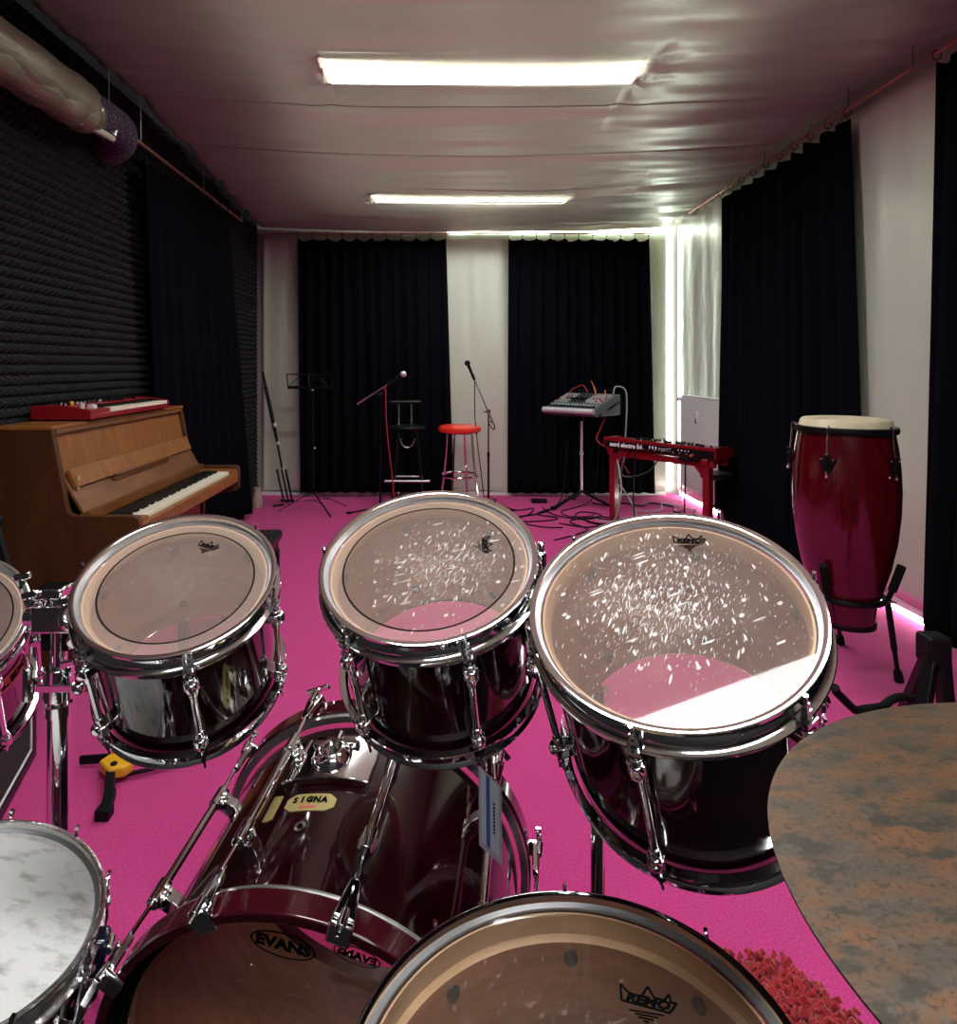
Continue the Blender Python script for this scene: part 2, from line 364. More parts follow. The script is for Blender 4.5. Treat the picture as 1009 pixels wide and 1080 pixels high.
PANELS = [(-.60, 1.105, 3.47, 3.72), (-.55, 1.17, 5.79, 5.97), (-.62, 1.10, .84, 1.20), (-.60, 1.10, -1.1, -.75)]
SEAMS = [-1.6, .3, 2.15, 4.08, 4.88, 5.62, 7.1]
def ceil_z(x, y):
    u = min(max((x-XL)/(XR-XL), 0), 1)
    e = 3.17 if y < 4.2 else 3.17-.22*(y-4.2)/2.8
    sag = (.115 if y < 5.5 else .115-.045*(y-5.5)/1.6)*sin(pi*u)**.7
    bay = 0
    for a, b in zip(SEAMS, SEAMS[1:]):
        if a <= y <= b: bay = .035*sin(pi*(y-a)/(b-a))**.8
    w = 0
    # folds running from wall to wall, deeper towards the far end and the walls
    k = .55+.60*min(max((y-2.2)/2.5, 0), 1)
    def crease(v, p=2.2): return (1-abs(sin(v)))**p
    e_ = .60+.40*abs(2*u-1)
    w += .011*k*sin(17*y+.8*sin(1.3*x+.6)+.5*sin(3.1*x))*e_
    w += .007*k*sin(31*y+1.9*sin(.9*x-1)+.9*x)*e_
    w -= .016*k*crease(4.3*y+.55*sin(1.1*x+1)+.25*x)*(.35+.65*sin(.8*x+y*1.7)**2)
    w -= .010*k*crease(8.9*y-.7*sin(1.4*x)+.5*x+2)*(.3+.7*sin(1.3*x-y*2.3)**2)
    w += .003*k*sin(57*y-2.1*x+sin(2*x))
    # pulls radiating from the corners of the light openings
    for (x0, x1, y0, y1) in PANELS[:2]:
        for cx in (x0, x1):
            for cy in (y0, y1):
                dx, dy = x-cx, y-cy; d = hypot(dx, dy)
                if d < .9 and (x < x0 or x > x1):
                    w += .016*math.exp(-d/.32)*min(d/.06, 1)*sin(9*math.atan2(dy, abs(dx)+1e-4)+1)
    return e-sag*(1 if y > 0 else .8)-bay+w
def cloth_ceiling():
    xs = set(round(XL+.085+i*(XR-XL-.095)/110, 4) for i in range(111)); ys = set(round(YF+.02+i*.03, 4) for i in range(int((7.06-YF)/.03)+1))
    for x0, x1, y0, y1 in PANELS: xs |= {x0, x1}; ys |= {y0, y1}
    xs, ys = sorted(xs), sorted(ys); nx = len(xs)
    v = [(x, y, ceil_z(x, y)) for y in ys for x in xs]; f = []
    for j in range(len(ys)-1):
        for i in range(nx-1):
            cx, cy = (xs[i]+xs[i+1])/2, (ys[j]+ys[j+1])/2
            if any(a < cx < b and c < cy < d for a, b, c, d in PANELS): continue
            f.append((j*nx+i, j*nx+i+1, (j+1)*nx+i+1, (j+1)*nx+i))
    mb = MB(); mb.add(v, f); o = mb.build('ceiling_fabric', 'satin', smooth=80)
    o['kind'] = 'structure'; o['label'] = 'silver grey satin sheet stretched below the ceiling in crosswise folds'
    sol = o.modifiers.new('thickness', 'SOLIDIFY'); sol.thickness = .003; sol.offset = 1
    for a, y in enumerate(SEAMS[3:6]):      # sewn seams with a cord
        m = MB(); m.tube([(x, y, ceil_z(x, y)-.004) for x in [XL+.09+i*(XR-XL-.12)/70 for i in range(71)]], .0045, 6)
        s = m.build('trim_%d' % (a+1), 'satin'); structure(s)
cloth_ceiling()
# edge band where the sheet meets the right wall
m = MB()
for i in range(90):
    y0, y1 = YF+.05+i*.096, YF+.05+(i+1)*.096
    z0, z1 = ceil_z(XR, y0), ceil_z(XR, y1)
    m.add([(XR-.012, y0, z0-.13+.01*sin(5*y0)), (XR-.012, y1, z1-.13+.01*sin(5*y1)), (XR-.005, y1, z1+.02), (XR-.005, y0, z0+.02)], [(0, 1, 2, 3)])
structure(m.build('trim_right', 'satin', smooth=80))

names = ['long white light panel nearest the drums, in the first visible ceiling opening', 'white light panel farther down the room, close to the back curtains',
         'white light panel above the drum kit, seen only as reflections', 'white light panel behind the drummer']
for (x0, x1, y0, y1), lb in zip(PANELS, names):
    zc = min(ceil_z(x, y) for x in (x0, (x0+x1)/2, x1) for y in (y0, y1))+.045
    t = root('ceiling_light', lb, 'light', ((x0+x1)/2, (y0+y1)/2, zc), group='ceiling light panels')
    MB().bx(x0-.03, x1+.03, y0-.05, y1+.02, zc, zc+.006).build('diffuser', 'panel', t, True, smooth=0)
    m = MB()
    for a in ((x0-.05, x1+.05, y0-.07, y0-.05), (x0-.05, x1+.05, y1+.02, y1+.04), (x0-.05, x0-.03, y0-.05, y1+.02), (x1+.03, x1+.05, y0-.05, y1+.02)):
        m.bx(*a, zc-.012, zc+.05)
    m.bx(x0-.05, x1+.05, y0-.07, y1+.04, zc+.05, zc+.06)
    m.build('frame', 'white_paint', t, True, smooth=0)

# daylight gaps: narrow panes in the outer wall behind the sheets
def pane(i, x0, x1, y0, y1, z0, z1):
    structure(MB().bx(x0, x1, y0, y1, z0, z1).build('window_%d' % i, 'day', smooth=0))
pane(1, .12, 2.62, 7.105, 7.115, 2.855, 3.0)
pane(2, 2.535, 2.60, 7.105, 7.115, .05, 2.855)
pane(3, 2.645, 2.655, 5.75, 7.0, .006, .05)
pane(4, 2.645, 2.655, 3.30, 4.15, .006, .05)

# satin sheets on the back and right walls
def sheet(name, pts, z0, z1, label, mt='satin_wall', amp=.01, nseg=60, seed=0, topf=None):
    p0, p1 = Vector(pts[0]), Vector(pts[1]); d = (p1-p0); L = d.length; d.normalize(); nrm = Vector((-d.y, d.x))
    v = []; nz = 40
    for j in range(nz+1):
        t = j/nz
        for i in range(nseg+1):
            u = i/nseg; s_ = u*L
            w = amp*(sin(s_*9+seed+1.2*sin(t*3+s_*2))+.5*sin(s_*23+2.2*t*sin(s_+seed)))+amp*.5*sin(s_*5+t*7)
            zt = z1 if topf is None else topf(p0+d*s_)
            q = p0+d*s_+nrm*w; v.append((q.x, q.y, z0+(zt-z0)*t+(.012*sin(s_*6+seed) if j == 0 else 0)))
    f = [(j*(nseg+1)+i, j*(nseg+1)+i+1, (j+1)*(nseg+1)+i+1, (j+1)*(nseg+1)+i) for j in range(nz) for i in range(nseg)]
    m = MB(); m.add(v, f); o = m.build(name, mt, smooth=80); tag(o, label, 'wall sheet')
    top(o, ((p0.x+p1.x)/2, (p0.y+p1.y)/2, z0))
    s = o.modifiers.new('thickness', 'SOLIDIFY'); s.thickness = .002; return o
sheet('satin_wall_sheet', ((-1.90, 7.06), (2.52, 7.06)), .035, 2.85, 'pale silvery satin sheet covering the back wall behind the black curtains', nseg=170)
sheet('satin_wall_sheet', ((2.615, 6.98), (2.615, 4.62)), .07, 2.98, 'pale greenish satin sheet on the right wall behind the radiator', seed=2, nseg=90, amp=.005)
sheet('satin_wall_sheet', ((2.605, 4.60), (2.605, 1.2)), .12, 2.99, 'cream satin sheet on the right wall beside the conga drum', seed=4, nseg=110, amp=.007)
o = MB().bx(XL+.01, 2.5, 7.03, 7.10, 0, .03).build('baseboard_back', 'white_paint'); structure(o)
o = MB().bx(2.625, 2.65, 1.2, 5.7, .052, .11).build('baseboard_right', 'white_paint'); structure(o)

# acoustic foam panels
def foam_mesh():
    N, p, h, b = 20, .05, .045, .006; m = MB(); v = []; f = []
    for j in range(N+1):
        for i in range(N+1): v.append((b, i*p, j*p))
    c0 = len(v)
    for j in range(N):
        for i in range(N):
            v.append((h, (i+.5)*p, (j+.5)*p)); c = c0+j*N+i; a = j*(N+1)+i
            f += [(a, a+1, c), (a+1, a+N+2, c), (a+N+2, a+N+1, c), (a+N+1, a, c)]
    m.add(v, f); m.bx(0, b, .001, N*p-.001, .001, N*p-.001)
    return m
fp = None
rows = [(.12, 'bottom', 'charcoal pyramid foam panel of the bottom row on the left wall'), (1.122, 'middle', 'charcoal pyramid foam panel of the middle row on the left wall'), (2.124, 'top', 'charcoal pyramid foam panel of the top row on the left wall')]
for z, rn, lb in rows:
    for k in range(6):
        if fp is None: fp = foam_mesh().build('acoustic_foam_panel', 'foam', smooth=0); o = fp
        else: o = fp.copy(); COL.objects.link(o)
        o.location = (XL+.001, 1.03+k*1.002, z); tag(o, lb, 'foam panel', 'foam panels in the %s row' % rn)
structure(MB().bx(XL+.001, XL+.02, YF, 7.1, 0, .11).build('baseboard_left', 'dark'))

# ------------------------------------------------------------ curtains and rails
def rail(p, q, r, hang, label, rn):
    t = root('curtain_rail', label, 'curtain rail', p)
    m = MB(); m.cyl(p, q, r, n=12); m.build('tube', 'copper', t, True)
    p, q = Vector(p), Vector(q)
    for a in hang:
        c = p.lerp(q, a); zt = min(ceil_z(c.x, c.y)+.01, 3.2)
        m = MB(); m.tube([c+Vector((0, 0, -r-.004)), c+Vector((.012, .004, r)), (c.x+.01, c.y, zt)], .0022, 6); m.build('hanger', 'black_metal' if rn else 'steel', t, True)
    return t
def curtain(label, p0, p1, b0, b1, zt0, zb, folds, amp, seed, zt1, sagk=.03, side=None, group=None, grab=None):
    """p0-p1 line at the top, b0-b1 at the hem; cloth with real folds, rings on the rail"""
    rnd = random.Random(seed); P0, P1, B0, B1 = map(Vector, (p0, p1, b0, b1)); NS, NZ = folds*12, 26
    d = (P1-P0).normalized(); nr = Vector((-d.y, d.x)); ph = [rnd.uniform(-.5, .5) for _ in range(folds+2)]; am = [rnd.uniform(.55, 1.15) for _ in range(folds+2)]
    hooks = max(4, int(folds*.9)); t = root('curtain', label, 'curtain', ((B0.x+B1.x)/2, (B0.y+B1.y)/2, zb), group=group)
    v = []
    for j in range(NZ+1):
        s = j/NZ
        for i in range(NS+1):
            u = i/NS; zt = zt0+(zt1-zt0)*u; fi = u*folds; k = int(fi); fr = fi-k; A = am[k]*(1-fr)+am[k+1]*fr; H = ph[k]*(1-fr)+ph[k+1]*fr
            q = P0.lerp(P1, u).lerp(B0.lerp(B1, u), s)
            if side: q = q+d*(side*(u)*sin(pi*min(s*1.3, 1))*.1)
            w = amp*A*(.7+.5*s)*sin(2*pi*fi+H*(1+s))+amp*.25*sin(4*pi*fi+H*5+2*s)
            q = q+nr*w+d*(amp*.35*cos(2*pi*fi+H)*s)
            sag = sagk*abs(sin(pi*hooks*u))**.7*(1-s)**8*(.6+.6*am[k])
            v.append((q.x, q.y, zt-sag+(zb-zt)*s if j else zt-sag))
    f = [(j*(NS+1)+i, j*(NS+1)+i+1, (j+1)*(NS+1)+i+1, (j+1)*(NS+1)+i) for j in range(NZ) for i in range(NS)]
    m = MB(); m.add(v, f); c = m.build('cloth', 'velvet', t, True, smooth=80)
    sm = c.modifiers.new('thickness', 'SOLIDIFY'); sm.thickness = .004
    rmesh = None
    for i in range(hooks+1):
        q = P0.lerp(P1, i/hooks); zt = zt0+(zt1-zt0)*i/hooks
        m = MB(); rr_ = .024; ctr = Vector((q.x, q.y, zt+.038))
        pts = [ctr+(nr.to_3d() if len(nr) == 2 else nr)*rr_*cos(a)+Vector((0, 0, rr_*sin(a))) for a in [2*pi*k/14 for k in range(14)]]
        m.tube(pts, .0028, 6, closed=True); m.tube([ctr+Vector((0, 0, -rr_)), ctr+Vector((0, 0, -.050))], .002, 5)
        m.build('ring', 'black_metal', t, True)
    return t
ZR = 2.80
rail((-1.86, 6.93, 2.835), (2.50, 6.93, 2.835), .009, (.02, .19, .37, .58, .76, .98), 'copper curtain rail along the back wall', True)
curtain('black curtain on the left half of the back wall, behind the music stand', (hx(314, 6.93), 6.93), (hx(470, 6.93), 6.93), (hx(316, 6.93), 6.93), (hx(477, 6.93), 6.93), 2.785, .055, 12, .030, 3, 2.785)
curtain('black curtain on the right half of the back wall, behind the mixing desk', (hx(536, 6.93), 6.93), (hx(684, 6.93), 6.93), (hx(534, 6.93), 6.93), (hx(689, 6.93), 6.93), 2.785, .045, 12, .030, 8, 2.785)
rail((2.53, 6.9, 2.94), (2.53, 3.42, 3.00), .010, (.05, .20, .30, .55, .84, .995), 'copper curtain rail along the right wall, above the conga', True)
rail((2.53, 3.30, 3.00), (2.53, -1.5, 3.01), .010, (.04, .5, .95), 'copper curtain rail at the right edge, nearest the drums', True)
curtain('wide black curtain on the right wall, behind the red keyboard and conga', (2.53, 5.74), (2.53, 3.97), (2.50, 5.74), (2.50, 3.80), 2.908, .06, 10, .045, 5, 2.938)
curtain('black curtain at the right edge of the room, behind the guitar stand', (2.53, 3.26), (2.53, -1.4), (2.53, 3.38), (2.50, -1.4), 2.95, .07, 26, .045, 11, 2.96)
rail((-1.80, 3.86, 2.77), (-1.80, 5.97, 2.755), .011, (.02, .52, .98), 'copper curtain rail along the foam covered left wall', False)
curtain('black curtain on the left wall, beyond the piano', (-1.83, 4.02), (-1.80, 5.50), (-1.89, 4.40), (-1.74, 5.95), 2.718, .06, 9, .035, 21, 2.705)

# insulated duct under the left edge of the ceiling
t = root('ventilation_duct', 'insulated ventilation duct along the top of the foam wall, half wrapped in satin', 'duct', (-1.78, 3.2, 2.62))
path = [(-1.80, .2, 2.66), (-1.79, 1.4, 2.68), (-1.78, 2.6, 2.70), (-1.78, 3.2, 2.725), (-1.78, 3.50, 2.738), (-1.785, 3.60, 2.738), (-1.81, 3.68, 2.725), (-1.86, 3.74, 2.70), (-1.935, 3.77, 2.68)]
m = MB(); m.tube(smooth_path(path, 4), .098, 24); m.build('felt_sleeve', 'felt', t, True)
m = MB(); pts = [(-1.80, .2, 2.665), (-1.79, 1.4, 2.69), (-1.78, 2.7, 2.705), (-1.775, 3.22, 2.72)]; sp = smooth_path(pts, 14)
rnd = random.Random(5); m.tube(sp, [.116+.003*sin(i*.9) for i in range(len(sp)-1)]+[.104], 28); m.build('satin_wrap', 'satin_wrap', t, True)
m = MB(); sp = smooth_path([(-1.79, 2.2, 2.655), (-1.775, 2.8, 2.665), (-1.765, 3.20, 2.675), (-1.77, 3.25, 2.69)], 10)
m.tube(sp, [.092+.006*sin(i*1.3) for i in range(len(sp)-3)]+[.086, .07, .04], 24); m.build('lower_satin_wrap', 'satin_wrap', t, True)
m = MB(); m.tube([(-1.74, 3.05, 2.605), (-1.735, 3.3, 2.625), (-1.735, 3.46, 2.634)], [.022, .02, .016], 10); m.tube([(-1.72, 3.44, 2.645), (-1.71, 3.45, 2.70)], .012, 8); m.build('cloth_strap', 'satin_wall', t, True)
for yy in (2.2, 3.35):
    m = MB(); m.cyl((-1.70, yy, 2.74), (-1.70, yy, 3.14), .003, n=6); m.build('hanging_wire', 'steel', t, True)
m = MB(); m.tube([(-1.92+.02*sin(k*1.7), 3.02+.035*cos(k), 2.53+.03*sin(k*1.1)) for k in range(14)], .0012, 5); m.build('loose_thread', 'black_plastic', t, True)

# ------------------------------------------------------------ drums
def crest(M, parent, s=.042, mt='ink'):
    """crown shaped maker's mark with its word, s = width"""
    k = s/100; pts = [(-48, -12), (-50, 22), (-33, 4), (-12, 2), (0, 24), (10, 3), (28, 0), (38, 14), (40, -4), (50, -2), (36, -24), (-48, -12)]
    sm = []
    m = MB()
    for a, b in zip(pts, pts[1:]):
        m.bar((a[0]*k, a[1]*k, 0), (b[0]*k, b[1]*k, 0), .0018*s/.042, .0004)
    for j, (x0, x1, y) in enumerate(((-34, 26, -29), (-24, 16, -35), (-20, 8, -41), (-10, 0, -47))):
        m.bar((x0*k, y*k, 0), (x1*k, (y-2)*k, 0), .0013*s/.042, .0003)
    m.tube([(-6*k+3*k*cos(a), -55*k+3*k*sin(a), 0) for a in [i*pi/4 for i in range(8)]], .0004, 4, closed=True)
    m.v = [M @ p for p in m.v]
    m.build('maker_crest', mt, parent, smooth=0)
    text('maker_lettering', 'REMO', s*.25, M @ Matrix.Translation((-.02*s, -.075*s, 0)) @ Matrix.Rotation(-.10, 4, 'Z'), mt, parent, shear=.2, xs=1.15)

def hoop_prof(R, sgn=1):
    p = [(R-.009, 0), (R-.005, .0012), (R-.001, .0005), (R, -.002), (R-.002, -.0045), (R-.0055, -.007), (R-.0065, -.012), (R-.0065, -.029), (R-.004, -.0315), (R+.004, -.033), (R+.005, -.035), (R+.004, -.037), (R-.006, -.0365), (R-.0095, -.032), (R-.0095, -.006)]
    return [(r, z*sgn) for r, z in p]
def lug_part(R, dep, a, root_o, both=True, top_z=-.058):
    e = Vector((cos(a), sin(a), 0)); tg = Vector((-sin(a), cos(a), 0)); rs = R-.014
    m = MB()
    zt, zb = top_z, -dep-top_z if both else -dep+.02
    for z, s in ((zt, 1), (zb, -1)):
        m.bar(e*(rs-.002)+Vector((0, 0, z-.004*s)), e*(R+.010)+Vector((0, 0, z-.004*s)), .022, .018)
        m.cyl(e*(R+.003)+Vector((0, 0, z+.012*s)), e*(R+.003)+Vector((0, 0, z-.030*s)), .0088, .0075, 14)
        m.ball(e*(R+.010)+Vector((0, 0, z-.006*s)), .0105, 10, (1, 1, 1.3))
    m.cyl(e*(R+.003)+Vector((0, 0, zt)), e*(R+.003)+Vector((0, 0, zb)), .0055, n=12)
    o = m.build('lug', 'chrome', root_o, bevel=.0015)
    for z, s in ((0, 1), (-dep, -1)) if both else ((0, 1),):
        m = MB()
        b = Vector((0, 0, z)); zz = Vector((0, 0, 1))
        m.cyl(e*(R+.003)+b+zz*(.006*s), e*(R+.003)+b-zz*(.055*s), .0026, n=8)       # threaded rod
        m.cyl(e*(R+.003)+b-zz*(.026*s), e*(R+.003)+b-zz*(.031*s), .0065, n=12)      # washer
        m.bar(e*(R+.003)+b-zz*(.027*s), e*(R+.003)+b-zz*(.016*s), .008, .008, tuple(tg))
        m.bar(e*(R-.006)+b-zz*(.033*s), e*(R+.011)+b-zz*(.033*s), .018, .006)         # hoop ear
        m.bar(e*(R+.003)+b-zz*(.018*s), e*(R+.003)+b-zz*(.006*s), .005, .005, tuple(tg))
        m.build('tension_rod', 'chrome', root_o)

def tom(name, label, c, n, R, dep, lugs, ring, head, logo=None, cat='drum', hoopm='chrome', shell='wine', inner='inner_wood', crest_s=.042, both=True, lugfn=None, rbf=.87):
    M = fm(c, n); t = root(name, label, cat, M=M, group=None)
    rs = R-.014; ri = rs-.009; rb = R*rbf
    m = MB()                                        # shell: lacquer outside, bare wood inside, light bearing edge
    m.cur = 0; m.lathe([(rs-.003, -.0145), (rs, -.019), (rs, -dep+.019), (rs-.003, -dep+.0145)], 96)
    m.cur = 1; m.lathe([(ri, -dep+.02), (ri, -.046)], 96)
    m.cur = 2; m.lathe([(ri, -.046), (rb, -.040), (rb, -.026), (rs-.006, -.0142), (rs-.003, -.0145)], 96)
    m.lathe([(rs-.003, -dep+.0145), (ri, -dep+.02)], 96)
    sh = m.build('shell', [shell, inner, 'maple'], t, smooth=30)
    m = MB(); m.lathe(hoop_prof(R), 128, closed=True); m.build('top_hoop', hoopm, t, smooth=40)
    m = MB(); m.lathe(hoop_prof(R, -1), 128, Matrix.Translation((0, 0, -dep)), closed=True); m.build('bottom_hoop', hoopm, t, smooth=40)
    m = MB(); m.lathe([(.0001, -.0120), (R-.0125, -.0120), (R-.011, -.014), (R-.0105, -.020)], 96); m.build('batter_head', head, t, smooth=20)
    m = MB(); m.lathe([(R-.0145, -.0108), (R-.0095, -.0108), (R-.0095, -.0135), (R-.0145, -.0135)], 96, closed=True); m.build('head_collar', 'collar', t)
    m = MB(); m.lathe([(.0001, -dep+.012), (R-.016, -dep+.0124), (R-.0105, -dep+.020)], 96); m.build('resonant_head', 'head_bottom', t, smooth=50)
    for a in lugs: (lugfn or lug_part)(R, dep, radians(a), t)
    if inner == 'inner_wood':
        m = MB()                                    # screw heads of the lugs, seen through the head
        for a in lugs:
            e = Vector((cos(radians(a)), sin(radians(a)), 0))
            for z in (-.062, -dep+.062): m.cyl(e*(ri+.001)+Vector((0, 0, z)), e*(ri-.004)+Vector((0, 0, z)), .009, n=12)
        m.build('lug_screws', 'screw', t)
    if logo: crest(Matrix.Translation((logo[0], logo[1], -.0114)) @ Matrix.Rotation(logo[2], 4, 'Z'), t, crest_s)
    # vent grommet
    return t
def bracket(t, R, dep, a, z=-.10):
    """mount plate with a clamp eye on the shell"""
    e = Vector((cos(a), sin(a), 0)); m = MB(); rs = R-.014; M = fm(e*rs+Vector((0, 0, z)), e, (0, 0, 1))
    m.bx(-.042, .042, -.028, .028, -.004, .006, M); m.bx(-.022, .022, -.018, .018, 0, .026, M); m.cyl(M @ Vector((0, -.03, .02)), M @ Vector((0, .03, .02)), .013, n=16)
    m.cyl(M @ Vector((.03, 0, .0)), M @ Vector((.03, 0, .026)), .006, n=10); m.bar(M @ Vector((.03, -.016, .026)), M @ Vector((.03, .016, .026)), .006, .008)
    m.build('mount_bracket', 'chrome', t, bevel=.003); return M

K['head_a'] = head_mat('pinstripe head small', .76*.165, .165, .20, .12, seed=1, centre=(.0, .02))
K['head_b'] = head_mat('pinstripe head middle', .785*.178, .178, .19, .42, seed=2, centre=(.03, -.01))
K['head_l'] = head_mat('pinstripe head left', .76*.14, .14, .20, .2, seed=6)
K['head_c'] = head_mat('clear head large', None, .19, .17, .68, seed=3, centre=(-.01, .02))
K['head_f'] = head_mat('clear head floor', None, .225, .05, .12, seed=4)
K['head_k'] = head_mat('clear kick head', None, .3, .04, .15, hazecol=(.4, .3, .28), tint=(.80, .70, .68), seed=5)
K['head_bottom'] = head_mat('clear bottom head', None, .2, .05, .1, seed=8)

A = tom('tom_drum', 'tom drum with black ringed head, in front of the piano', (-.44, 1.0958, 1.0591), (.0628, -.4946, 1), .165, .262, [234+60*k for k in range(6)], 1, 'head_a', (.024, .093, -.18), crest_s=.040, rbf=.84)
B = tom('tom_drum', 'middle tom drum with black ring on its head, above the bass drum', (-.0143, 1.0482, 1.1083), (-.1147, -.4664, 1), .178, .268, [228+60*k for k in range(6)], 1, 'head_b', (.098, .030, -1.48), crest_s=.040, rbf=.86)
C = tom('tom_drum', 'largest tom drum, clear scratched head without a ring, beside the cymbal', (.3139, .8736, 1.0969), (-.284, -.4415, 1), .19, .311, [240+60*k for k in range(6)], 0, 'head_c', (.072, .125, -.22), crest_s=.046)
bracket(A, .165, .262, radians(190)); bracket(B, .178, .268, radians(2)); bracket(C, .19, .311, radians(168))
Lt = tom('tom_drum', 'tom drum cut off by the left edge of the photo, red sticker on its shell', (-.9513, 1.2552, .9275), (.4429, -.7996, 1), .14, .40, [-33+60*k for k in range(6)], 1, 'head_l', None)
bracket(Lt, .14, .40, radians(20))
# red sticker with letters on the shell of the left tom
m = MB(); a0, a1, Rr = radians(-29), radians(2), .1268
m.add([((Rr+.0012)*cos(a0+(a1-a0)*i/14), (Rr+.0012)*sin(a0+(a1-a0)*i/14), z) for z in (-.168, -.112) for i in range(15)], [(i, i+1, 16+i, 15+i) for i in range(14)])
m.build('sticker', 'redprint', Lt)
for s_, a in (('L', -23), ('E', -13.5), ('X', -4)):
    e = Vector((cos(radians(a)), sin(radians(a)), 0)); Mx = Matrix.Identity(4); tgt = Vector((-e.y, e.x, 0))
    for i in range(3): Mx[i][0] = tgt[i]; Mx[i][1] = (0, 0, 1)[i]; Mx[i][2] = e[i]; Mx[i][3] = (e*(Rr+.003))[i]+(0, 0, -.140)[i]
    text('sticker_letter', s_, .034, Mx, 'ink', Lt)

# floor tom
F = tom('floor_tom', 'big floor tom with a clear head at the bottom edge of the photo', (.1288, .6204, .7478), (-.1, .0795, 1), .225, .40, [80+45*k for k in range(8)], 0, 'head_f', (.098, .072, -.28), crest_s=.058, rbf=.925)
for a in (20, 140, 262):
    e = Vector((cos(radians(a)), sin(radians(a)), 0)); W = full(F); m = MB()
    p = W @ (e*.232+Vector((0, 0, -.24))); q = W @ (e*.232+Vector((0, 0, -.40))); f0 = Vector((q.x+e.x*.02, q.y+e.y*.02, .0)); f1 = Vector((q.x+e.x*.06, q.y+e.y*.06, .0))
    m.tube([W @ (e*.232+Vector((0, 0, -.12))), p, q, Vector((f0.x, f0.y, .10)), Vector((f1.x, f1.y, .012))], .006, 10); m.build('leg', 'chrome', F, True)
    m = MB(); m.cyl((f1.x, f1.y, 0), (f1.x, f1.y, .03), .014, .010, 12); m.build('rubber_foot', 'rubber', F, True)
    m = MB(); M = fm(e*.211+Vector((0, 0, -.22)), e, (0, 0, 1)); m.bx(-.03, .03, -.02, .02, 0, .03, M); m.build('leg_bracket', 'chrome', F, bevel=.003)

# snare drum
def snare_lug(R, dep, a, t):
    e = Vector((cos(a), sin(a), 0)); m = MB(); zz = Vector((0, 0, 1)); rs = R-.014
    m.bar(e*(rs-.002)-zz*.045, e*(R+.008)-zz*.045, .018, .014); m.tube([e*(R+.002)-zz*.040, e*(R+.006)-zz*.06, e*(R+.006)-zz*(dep-.06), e*(R+.002)-zz*(dep-.040)], [.008, .010, .010, .008], 12)
    m.bar(e*(rs-.002)-zz*(dep-.045), e*(R+.008)-zz*(dep-.045), .018, .014); m.build('lug', 'chrome', t, bevel=.0015)
    for z, s in ((0, 1), (-dep, -1)):
        m = MB(); b = Vector((0, 0, z)); m.cyl(e*(R+.003)+b+zz*(.010*s), e*(R+.003)+b-zz*(.045*s), .0028, n=8); m.cyl(e*(R+.003)+b-zz*(.024*s), e*(R+.003)+b-zz*(.030*s), .0075, n=12)
        m.bar(e*(R-.008)+b-zz*(.033*s), e*(R+.012)+b-zz*(.033*s), .02, .006); m.bar(e*(R+.003)+b+zz*(.004*s), e*(R+.003)+b+zz*(.014*s), .006, .006)
        m.cyl(e*(R+.003)+b-zz*(.018*s), e*(R+.003)+b-zz*(.012*s), .006, n=10)
        m.build('tension_rod', 'chrome', t)
S = tom('snare_drum', 'snare drum with a worn white head at the lower left corner', (-.6733, .917, .6326), (.2158, -.0329, 1), .185, .150, [-2+36*k for k in range(10)], 0, 'coated', None, hoopm='chrome_worn', lugfn=snare_lug)
m = MB(); e = Vector((cos(radians(15)), sin(radians(15)), 0)); M = fm(e*.171+Vector((0, 0, -.075)), e, (0, 0, 1))
m.bx(-.052, .046, -.017, .017, 0, .030, M); m.build('snare_strainer', 'navy', S, bevel=.008, bseg=3)
m = MB(); m.bar(M @ Vector((-.04, 0, .024)), M @ Vector((.03, .0, .045)), .012, .006); m.cyl(M @ Vector((.028, -.012, .03)), M @ Vector((.028, .012, .03)), .008, n=12); m.build('strainer_lever', 'chrome', S, bevel=.002)
st = root('snare_stand', 'chrome tripod stand carrying the white snare drum', 'drum stand', (-.73, .93, 0))
W = full(S); m = MB(); b0 = W @ Vector((0, 0, -.185)); m.cyl((b0.x, b0.y, .10), tuple(b0), .012, n=14); m.build('pole', 'chrome', st, True)
for a in (20, 140, 260):
    e = Vector((cos(radians(a)), sin(radians(a)), 0)); m = MB()
    m.tube([W @ Vector((0, 0, -.19)), W @ (e*.12+Vector((0, 0, -.178))), W @ (e*.190+Vector((0, 0, -.160))), W @ (e*.196+Vector((0, 0, -.138)))], .0065, 8); m.build('basket_arm', 'chrome', st, True)
    m = MB(); p = Vector((b0.x, b0.y, .25)); q = Vector((b0.x+.24*e.x, b0.y+.24*e.y, .012)); m.bar(p, q, .018, .008); m.bar((b0.x, b0.y, .12), p.lerp(q, .55), .014, .006); m.build('leg', 'chrome', st, True)
    m = MB(); m.cyl((q.x, q.y, 0), (q.x, q.y, .028), .014, .011, 12); m.build('rubber_foot', 'rubber', st, True)

